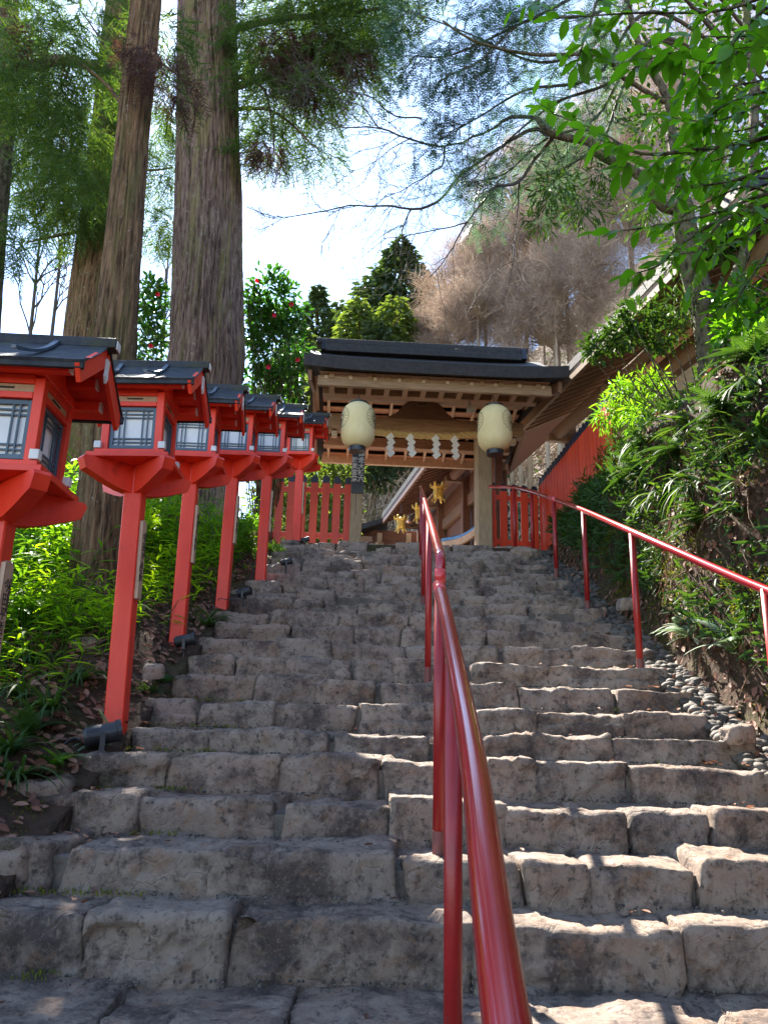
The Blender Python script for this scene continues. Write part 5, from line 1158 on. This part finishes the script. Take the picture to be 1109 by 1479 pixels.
# dead leaves on the left slope, the gutter and the bank
lt = MB(); p, nn = surf(9000, **leftz, keep=lambda p: (p[:, 0] > -4.6)); t_ = nz(np.cross(nn, rdir(len(p), r4_)))
LIT = (leaf_tpl(.25, .14, -.18)); lt.inst(LIT, p + nn * .015, t_, nn + .45 * rdir(len(p), r4_), r4_.uniform(.035, .085, len(p)))
p, nn = surf(5500, 2.2, 4.4, 3.0, 12.6, keep=lambda p: patchy(p, 1.1, .0, 4)); t_ = nz(np.cross(nn, rdir(len(p), r4_))); lt.inst(LIT, p + nn * .02, t_, nn + .5 * rdir(len(p), r4_), r4_.uniform(.03, .08, len(p)))
for k in range(-1, 12):   # a few on the ends of the steps
    n = 16; x = np.where(r4_.random(n) < .7, r4_.uniform(-1.6, -1.1, n), r4_.uniform(1.8, 2.15, n)); y = SY(k) + r4_.uniform(.06, .38, n); lt.inst(LIT, np.stack([x, y, np.full(n, SZ(k) + .02)], 1), rdir(n, r4_) * np.array([1, 1, .1]), [[0, 0, 1]] + .3 * rdir(n, r4_), r4_.uniform(.03, .065, n))
tag(lt.build('leaf_litter', M['litter'], smooth=True), kind='stuff')
# moss
ms = MB(); p, nn = surf(30000, 2.3, 3.3, 3.0, 11.5, keep=lambda p: (p[:, 2] < rampz(p[:, 1]) + 2.0) & patchy(p, 1.5, .05, 7)); ms.inst(SIMPN, p - nn * .004, nn + .8 * rdir(len(p), r4_), rdir(len(p), r4_), r4_.uniform(.012, .034, len(p)))
p, nn = surf(9000, **leftz, keep=lambda p: (p[:, 0] > -2.4) & patchy(p, 1.6, .22, 9)); ms.inst(SIMPN, p, nn + .7 * rdir(len(p), r4_), rdir(len(p), r4_), r4_.uniform(.012, .03, len(p)))
tag(ms.build('moss', M['moss']), kind='stuff')
# gutter pebbles
pb = MB(); ico = MB()
u_, v_ = np.meshgrid(np.linspace(0, 2 * np.pi, 9)[:-1], np.linspace(.15, np.pi - .15, 6)); SV = np.stack([np.cos(u_) * np.sin(v_), np.sin(u_) * np.sin(v_), np.cos(v_)], -1).reshape(-1, 3)
i, j = np.meshgrid(np.arange(5), np.arange(8), indexing='ij'); SF = np.stack([i * 8 + j, (i + 1) * 8 + j, (i + 1) * 8 + (j + 1) % 8, i * 8 + (j + 1) % 8], -1).reshape(-1, 4); SPH = (SV * np.array([.5, .7, .36]), [SF, np.arange(8)[None], np.arange(40, 48)[::-1][None]])
n = 3000; y = r4_.uniform(2.8, 11.6, n); x = 2.12 + r4_.uniform(0, 1, n) ** 1.2 * .27; z = T(np.maximum(x, 2.21), y); pb.inst(SPH, np.stack([x, y, z + .012], 1), rdir(n, r4_) * np.array([1, 1, .25]), [[0, 0, 1]] + .35 * rdir(n, r4_), .02 + .085 * r4_.uniform(0, 1, n) ** 1.8)
tag(pb.build('gutter_pebbles', M['pebble'], smooth=True), kind='stuff')
# loose boulders at the edges of the steps
for (px_, py_, d, s_, lab) in [(1062, 1052, 4.62, .085, 'pale angular loose stone at the right end of a step beside the pebbles'), (905, 868, 7.4, .09, 'small loose stone at the foot of the side handrail'), (120, 960, 5.6, .10, 'rounded brown stone in the leaf litter left of the second lantern post'),
                               (8, 1235, 3.5, .12, 'mossy boulder at the left edge of the lowest steps'), (62, 1150, 4.05, .13, 'mossy brown boulder set in the slope left of the steps'), (222, 966, 5.3, .07, 'dark stone in the slope right of the second lantern post')]:
    c = P(px_, py_, d); mb = MB(); stone(mb, -s_, s_, -s_ * .8, s_ * 1.6, -s_ * 1.0, s_ * .35, .020, int(px_), 0, .5); o = mb.build('boulder', M['stone'], smooth=True); o.location = (c[0], d, max(c[2], tz(c[0], d))); o.rotation_euler = (R(8), R(-6), R(px_ % 50)); tag(o, lab, 'stone')
# mossy lumps on the bank that catch the sun
for (px_, py_, s_, lab) in [(890, 800, .30, 'sunlit yellow green moss cushion low on the bank by the side handrail'), (905, 850, .22, 'smaller yellow moss cushion at the foot of the bank'), (1068, 862, .26, 'olive moss cushion bulging from the bank above the pale ferns'), (1010, 800, .22, 'dark moss lump in the middle of the bank')]:
    c = hit(px_, py_); nn0 = tnormal(c, .12); c = c - nn0 * .10; n = 5200; d_ = rdir(n, r4_); sc_ = np.array([.62, 1.25, 1.0]) * s_; q = d_ * sc_ * (1 + .55 * fbm(d_ * 2.4 + px_, 4))[:, None]
    mb = MB(); mb.inst(SIMPN, c + q * .93, d_ + .7 * rdir(n, r4_), rdir(n, r4_), r4_.uniform(.014, .04, n)); 
    t = thing('moss_cushion', c, lab, 'moss'); cm_ = MB(); V_ = SPH[0] / np.array([.5, .7, .36]); cm_.add(c + V_ * sc_ * .85 * (1 + .55 * fbm(V_ * 2.4 + px_, 4))[:, None], SPH[1]); cm_.build('soil', M['ground'], t, smooth=True, world=True); mb.build('tufts', M['moss'], t, world=True)
# bamboo grass on the left slope
def stems(mb, lf, P0, hmin, hmax, tpl, ls, nl, lean=.35):
    for p in P0:
        h = r4_.uniform(hmin, hmax); a = r4_.uniform(0, 6.28); ln = r4_.uniform(.1, lean) * h; e = p + np.array([math.cos(a) * ln, math.sin(a) * ln, h]); m = (p + e) / 2 + np.array([-math.cos(a), -math.sin(a), 0]) * ln * .15
        mb.tube([p, m, e], [.0035, .003, .002], 4, False); n = r4_.integers(nl[0], nl[1]); ts = np.sort(r4_.uniform(.3, 1, n)); ts[-1] = 1; pos = p + (e - p) * ts[:, None]; az = r4_.uniform(0, 6.28, n)
        lf.inst(tpl, pos, np.stack([np.cos(az), np.sin(az), r4_.uniform(-.2, .8, n)], 1), [[0, 0, 1]] + .3 * rdir(n, r4_), ls * r4_.uniform(.7, 1.25, n))
sb_, sf_ = MB(), MB()
p, _ = surf(620, x0=-5.2, x1=-2.3, y0=5.0, y1=9.5, keep=lambda p: (p[:, 0] < -2.55) | (p[:, 1] > 7.6)); stems(sb_, sf_, p, .35, .95, LANCE, .19, (6, 11))
p, _ = surf(260, x0=-3.6, x1=-1.7, y0=7.6, y1=11.0, keep=lambda p: patchy(p, 1.2, -.1, 3)); stems(sb_, sf_, p, .2, .6, LANCE, .15, (5, 9))
p, _ = surf(240, x0=-4.2, x1=-1.95, y0=3.6, y1=6.4, keep=lambda p: patchy(p, 1.3, .1, 5) & (p[:, 0] < -2.2 - .4 * (p[:, 1] < 5))); stems(sb_, sf_, p, .10, .42, LANCE, .15, (4, 8))
p, _ = surf(800, x0=-12, x1=-5, y0=6, y1=18); stems(sb_, sf_, p, .4, 1.3, LANCE, .24, (7, 12))
bg_ = sf_.build('bamboo_grass', M['lf_sasa'], smooth=True); tag(bg_, kind='stuff'); sb_.build('stalks', M['lf_sasa'], bg_)
# grass tufts
def tuft(p, lab, n, L, seed, tpl=BLADE, mat='lf_blade', nrm=(0, 0, 1), cat='grass tuft', grp='grass tufts on the slopes', spread=.9):
    t = thing('grass_tuft', p, lab, cat, grp); mb = MB(); r_ = np.random.default_rng(seed); nrm = np.array(nrm, float); d = nz(nrm * .9 + spread * rdir(n, r_) * np.array([1, 1, .4])); mb.inst(tpl, np.asarray(p) + .04 * rdir(n, r_) * np.array([1, 1, .2]), d, np.array([[0, 0, 1.0]]) * .8 + .2 * rdir(n, r_) + .3 * nrm, L * r_.uniform(.55, 1.2, n))
    mb.build('blades', M[mat], t, smooth=True, world=True); return t
LT = [(30, 1010, 'dark arching grass tuft at the left edge below the bamboo grass'), (75, 1030, 'dark arching grass tuft left of the pale fern'), (10, 1090, 'long bladed tuft at the left edge beside the mossy boulder'), (40, 960, 'long bladed tuft under the bamboo grass at the left edge'), (110, 985, 'grass tuft between the leaning cedar foot and the second post'), (215, 1000, 'small tuft right of the foot of the second post'), (300, 905, 'grass tuft right of the foot of the third post'), (20, 1130, 'lowest grass tuft at the left edge')]
for i, (x, y, lab) in enumerate(LT): tuft(hit(x, y), lab, 55, .34 if i != 5 else .16, 300 + i)
RT = [(1050, 660, 'long bladed tuft drooping in the middle of the bank near the right edge'), (1085, 560, 'long bladed tuft on the upper bank by the right edge'), (1000, 620, 'arching tuft on the bank above the rail'), (950, 640, 'arching tuft halfway up the bank'), (1095, 470, 'tuft high on the bank at the right edge'), (1040, 520, 'tuft at the foot of the mossy tree'), (900, 700, 'dark tuft on the bank over the rail joint'),
      (985, 560, 'tuft on the bank left of the mossy tree foot'), (1080, 740, 'tuft just above the rail near the right edge'), (870, 640, 'dark tuft near the lower end of the red fence'), (930, 580, 'tuft beside the sunlit ferns'), (1020, 700, 'wide tuft above the rail in the middle of the bank'), (860, 770, 'sunny tuft over the yellow moss cushion'), (960, 720, 'tuft hanging over the rail'), (1100, 640, 'pale bladed tuft at the right edge')]
for i, (x, y, lab) in enumerate(RT):
    q = hit(x, y); tuft(q, lab, [26, 40, 32][i % 3], [.30, .46, .38, .5][i % 4], 330 + i, BLADE if i % 2 else BLADE2, 'lf_blade' if i % 3 else 'lf_dark', nrm=tnormal(q, .15) + np.array([0, 0, .5]))
# ferns
def frond_tpl():
    V, Fs = comb_tpl(17, .30, .062, 68, False); V = V.copy(); y = V[:, 1]; V[:, 0] *= np.clip(1.15 - y * .95, .05, 1) ** .7 * np.clip(y * 5 + .25, 0, 1); V[:, 2] += .35 * y - .62 * y * y; return V, Fs
FR = frond_tpl()
def fern(p, lab, n, L, mat, seed, nrm=(0, 0, 1), spread=1.0, bias=(0, 0, 0)):
    t = thing('fern', p, lab, 'fern', 'ferns on the slopes'); r_ = np.random.default_rng(seed); mb = MB(); nrm = nz(np.array(nrm, float)); d = nz(nrm * .55 + spread * rdir(n, r_) * np.array([1, 1, .35]) + np.array(bias)); mb.inst(FR, np.asarray(p) + .03 * rdir(n, r_), d, nrm * .5 + np.array([0, 0, 1.0]) + .2 * rdir(n, r_), L * r_.uniform(.7, 1.15, n)); mb.build('fronds', M[mat], t, world=True); return t
fern(hit(150, 1075), 'pale silvery fern beside the black floodlight at the second lantern post', 7, .22, 'lf_fernp', 400, bias=(-.8, -.6, 0))
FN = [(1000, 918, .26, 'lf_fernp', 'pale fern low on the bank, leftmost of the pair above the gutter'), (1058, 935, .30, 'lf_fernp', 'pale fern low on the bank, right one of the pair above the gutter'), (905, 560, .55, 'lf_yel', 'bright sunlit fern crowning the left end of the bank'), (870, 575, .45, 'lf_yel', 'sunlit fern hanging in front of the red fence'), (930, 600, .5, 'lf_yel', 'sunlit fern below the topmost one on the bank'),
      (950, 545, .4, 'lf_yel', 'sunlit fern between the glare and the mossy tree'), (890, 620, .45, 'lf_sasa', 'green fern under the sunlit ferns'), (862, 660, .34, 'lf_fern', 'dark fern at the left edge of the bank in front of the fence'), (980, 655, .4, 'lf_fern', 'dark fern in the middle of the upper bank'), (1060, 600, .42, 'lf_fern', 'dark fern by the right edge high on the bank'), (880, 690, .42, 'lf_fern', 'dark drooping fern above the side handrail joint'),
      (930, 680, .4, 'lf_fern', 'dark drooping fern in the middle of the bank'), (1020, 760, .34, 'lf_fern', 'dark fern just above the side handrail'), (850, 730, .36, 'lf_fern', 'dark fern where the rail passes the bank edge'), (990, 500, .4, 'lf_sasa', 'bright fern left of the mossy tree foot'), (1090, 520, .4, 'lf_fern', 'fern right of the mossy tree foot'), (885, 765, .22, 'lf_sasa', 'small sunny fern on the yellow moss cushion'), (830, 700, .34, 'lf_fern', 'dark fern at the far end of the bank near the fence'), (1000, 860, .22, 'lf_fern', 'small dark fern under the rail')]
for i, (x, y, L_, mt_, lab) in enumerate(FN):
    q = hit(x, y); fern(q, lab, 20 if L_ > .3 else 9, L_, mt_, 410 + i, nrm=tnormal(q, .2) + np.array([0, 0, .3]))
# dense small plants over the bank
bp = MB(); p, nn = surf(19000, 2.40, 5.0, 3.2, 12.4, keep=lambda p: (p[:, 2] > rampz(p[:, 1]) + .30) & patchy(p, 1.4, -.12, 13))
dd = nz(nn * .8 + .9 * rdir(len(p), r4_) + np.array([0, 0, -.1])); bp.inst(LANCE, p[::2] + nn[::2] * .05, dd[::2], nn[::2] + .5 * rdir(len(p[::2]), r4_), r4_.uniform(.06, .17, len(p[::2]))); bp.inst(SIMP, p[1::2] + nn[1::2] * .06, dd[1::2], nn[1::2] + .5 * rdir(len(p[1::2]), r4_), r4_.uniform(.035, .08, len(p[1::2])))
p, nn = surf(5000, 2.45, 4.5, 7.5, 12.4, keep=lambda p: (p[:, 2] > rampz(p[:, 1]) + .25)); dd = nz(nn * .9 + .8 * rdir(len(p), r4_)); bp.inst(LANCE, p + nn * .1, dd, nn + .5 * rdir(len(p), r4_), r4_.uniform(.07, .18, len(p)))
tag(bp.build('bank_undergrowth', M['lf_dark']), kind='stuff')
rt_ = MB(); p, nn = surf(420, 2.45, 3.6, 3.2, 11.5, keep=lambda p: p[:, 2] > rampz(p[:, 1]) + .35)
for q, m in zip(p, nn):   # roots and dry stems hanging on the bank
    d = nz(np.array([r4_.normal() * .2 - .1, r4_.normal() * .7, -1.0])); L_ = r4_.uniform(.12, .5); m3 = q + m * .06 + d * L_ * .5 + r4_.normal(size=3) * .03; rt_.tube(smoothpath([q, m3, q + d * L_ + m * .02], 3), .0035 * r4_.uniform(.5, 1.6), 4, False)
tag(rt_.build('roots', M['bark2'], smooth=True), kind='stuff')

# leafy cover where the bank meets the corridor roof
shrub('bank_shrub', 'sunlit feathery green shrub where the bank meets the corridor roof', [(905, 575, 30, 8.6, 420), (880, 600, 24, 8.8, 300), (940, 560, 28, 8.2, 380), (930, 605, 28, 8.0, 300)], M['lf_sasa'], .11, LANCE, seed=60, bx=.55, stems=3, down=.5)
shrub('bank_shrub', 'dark small leaved branch hanging in front of the corridor roof left of the mossy tree', [(868, 500, 26, 7.8, 420), (900, 480, 26, 7.6, 420), (925, 455, 24, 7.4, 320), (955, 480, 30, 7.4, 420)], M['lf_dark'], .075, SIMP, seed=61, bx=.55, stems=3, down=.4)
shrub('bank_shrub', 'dark bushy growth at the far end of the bank in front of the red fence', [(850, 705, 20, 9.6, 300), (884, 668, 22, 9.1, 340), (822, 750, 16, 10.3, 220), (905, 640, 22, 8.8, 300)], M['lf_dark'], .10, LANCE, seed=62, bx=.55, stems=3, down=.5)
shrub('bank_shrub', 'broad leaved green shrub on the upper bank right of the mossy tree', [(1080, 470, 36, 6.4, 360), (1105, 520, 36, 6.0, 360), (1060, 430, 30, 6.6, 260)], M['lf_near'], .10, LEAF, seed=63, bx=.55, stems=3, down=.2, smooth=True)
shrub('slope_shrub', 'low bright bush on the slope between the leaning cedar and second lantern post', [(205, 760, 20, 7.6, 300), (212, 820, 20, 7.3, 320), (200, 880, 16, 7.0, 200)], M['lf_yel'], .09, LANCE, seed=64)

sb_, sf_ = MB(), MB()
p, _ = surf(520, x0=-4.6, x1=-1.75, y0=3.4, y1=7.2, keep=lambda p: patchy(p, 1.1, -.05, 15) & (p[:, 0] < -1.9 - .5 * (p[:, 1] < 4.4))); stems(sb_, sf_, p, .06, .34, LANCE, .13, (4, 8), .8)
p, _ = surf(420, x0=-3.6, x1=-1.7, y0=5.4, y1=9.5, keep=lambda p: patchy(p, 1.1, -.1, 16)); stems(sb_, sf_, p, .12, .5, LANCE, .14, (5, 9), .6)
lw_ = sf_.build('low_bamboo_grass', M['lf_yel'], smooth=True); tag(lw_, kind='stuff'); sb_.build('stalks', M['lf_sasa'], lw_)
for i, (x, y, L_, mt_, lab) in enumerate([(40, 1060, .3, 'lf_fern', 'dark fern at the left edge below the grass tufts'), (85, 1105, .2, 'lf_sasa', 'small green fern above the mossy brown boulder'), (20, 900, .4, 'lf_sasa', 'fern among the bamboo grass at the left edge'), (235, 985, .18, 'lf_fern', 'small fern between the second post and the steps'), (300, 940, .16, 'lf_fern', 'small fern right of the third floodlight')]):
    q = hit(x, y); fern(q, lab, 12, L_, mt_, 460 + i)
fern(hit(560 + 425, 905), 'broad pale fern leaf group low on the bank, just above the gutter stones', 8, .24, 'lf_fernp', 470, nrm=(-.8, -.3, .6))

# grit, moss and small leaves caught at the back of the treads
gt = MB(); gm = MB(); gl = MB()
for k in range(0, KTOP):
    n = 240; x = r4_.uniform(-1.5, 2.15, n); y = SY(k + 1) - r4_.uniform(0, 1, n) ** 2 * .12 - .012; z = np.full(n, SZ(k) + .012); gt.inst(SPH, np.stack([x, y, z], 1), rdir(n, r4_), rdir(n, r4_), r4_.uniform(.004, .013, n))
    n = 260; x = np.concatenate([r4_.uniform(-1.55, -.9, n // 2), r4_.uniform(1.6, 2.15, n // 2)]); cl = fbm(np.stack([x * 3, 0 * x + k, 0 * x], -1), 2, 3) > .0; x = x[cl]; n = len(x); y = SY(k + 1) - r4_.uniform(0, .10, n); gm.inst(SIMPN, np.stack([x, y, np.full(n, SZ(k) + .008)], 1), rdir(n, r4_) * .6 + np.array([0, 0, 1]), rdir(n, r4_), r4_.uniform(.012, .032, n))
    n = 5; gl.inst(LIT, np.stack([r4_.uniform(-1.4, 2.0, n), SY(k) + r4_.uniform(.12, .36, n), np.full(n, SZ(k) + .018)], 1), rdir(n, r4_) * np.array([1, 1, .1]), [[0, 0, 1]] + .3 * rdir(n, r4_), r4_.uniform(.025, .05, n))
tag(gt.build('grit', M['pebble'], smooth=True), kind='stuff'); tag(gm.build('step_moss', M['moss']), kind='stuff'); tag(gl.build('fallen_leaves', M['litter'], smooth=True), kind='stuff')
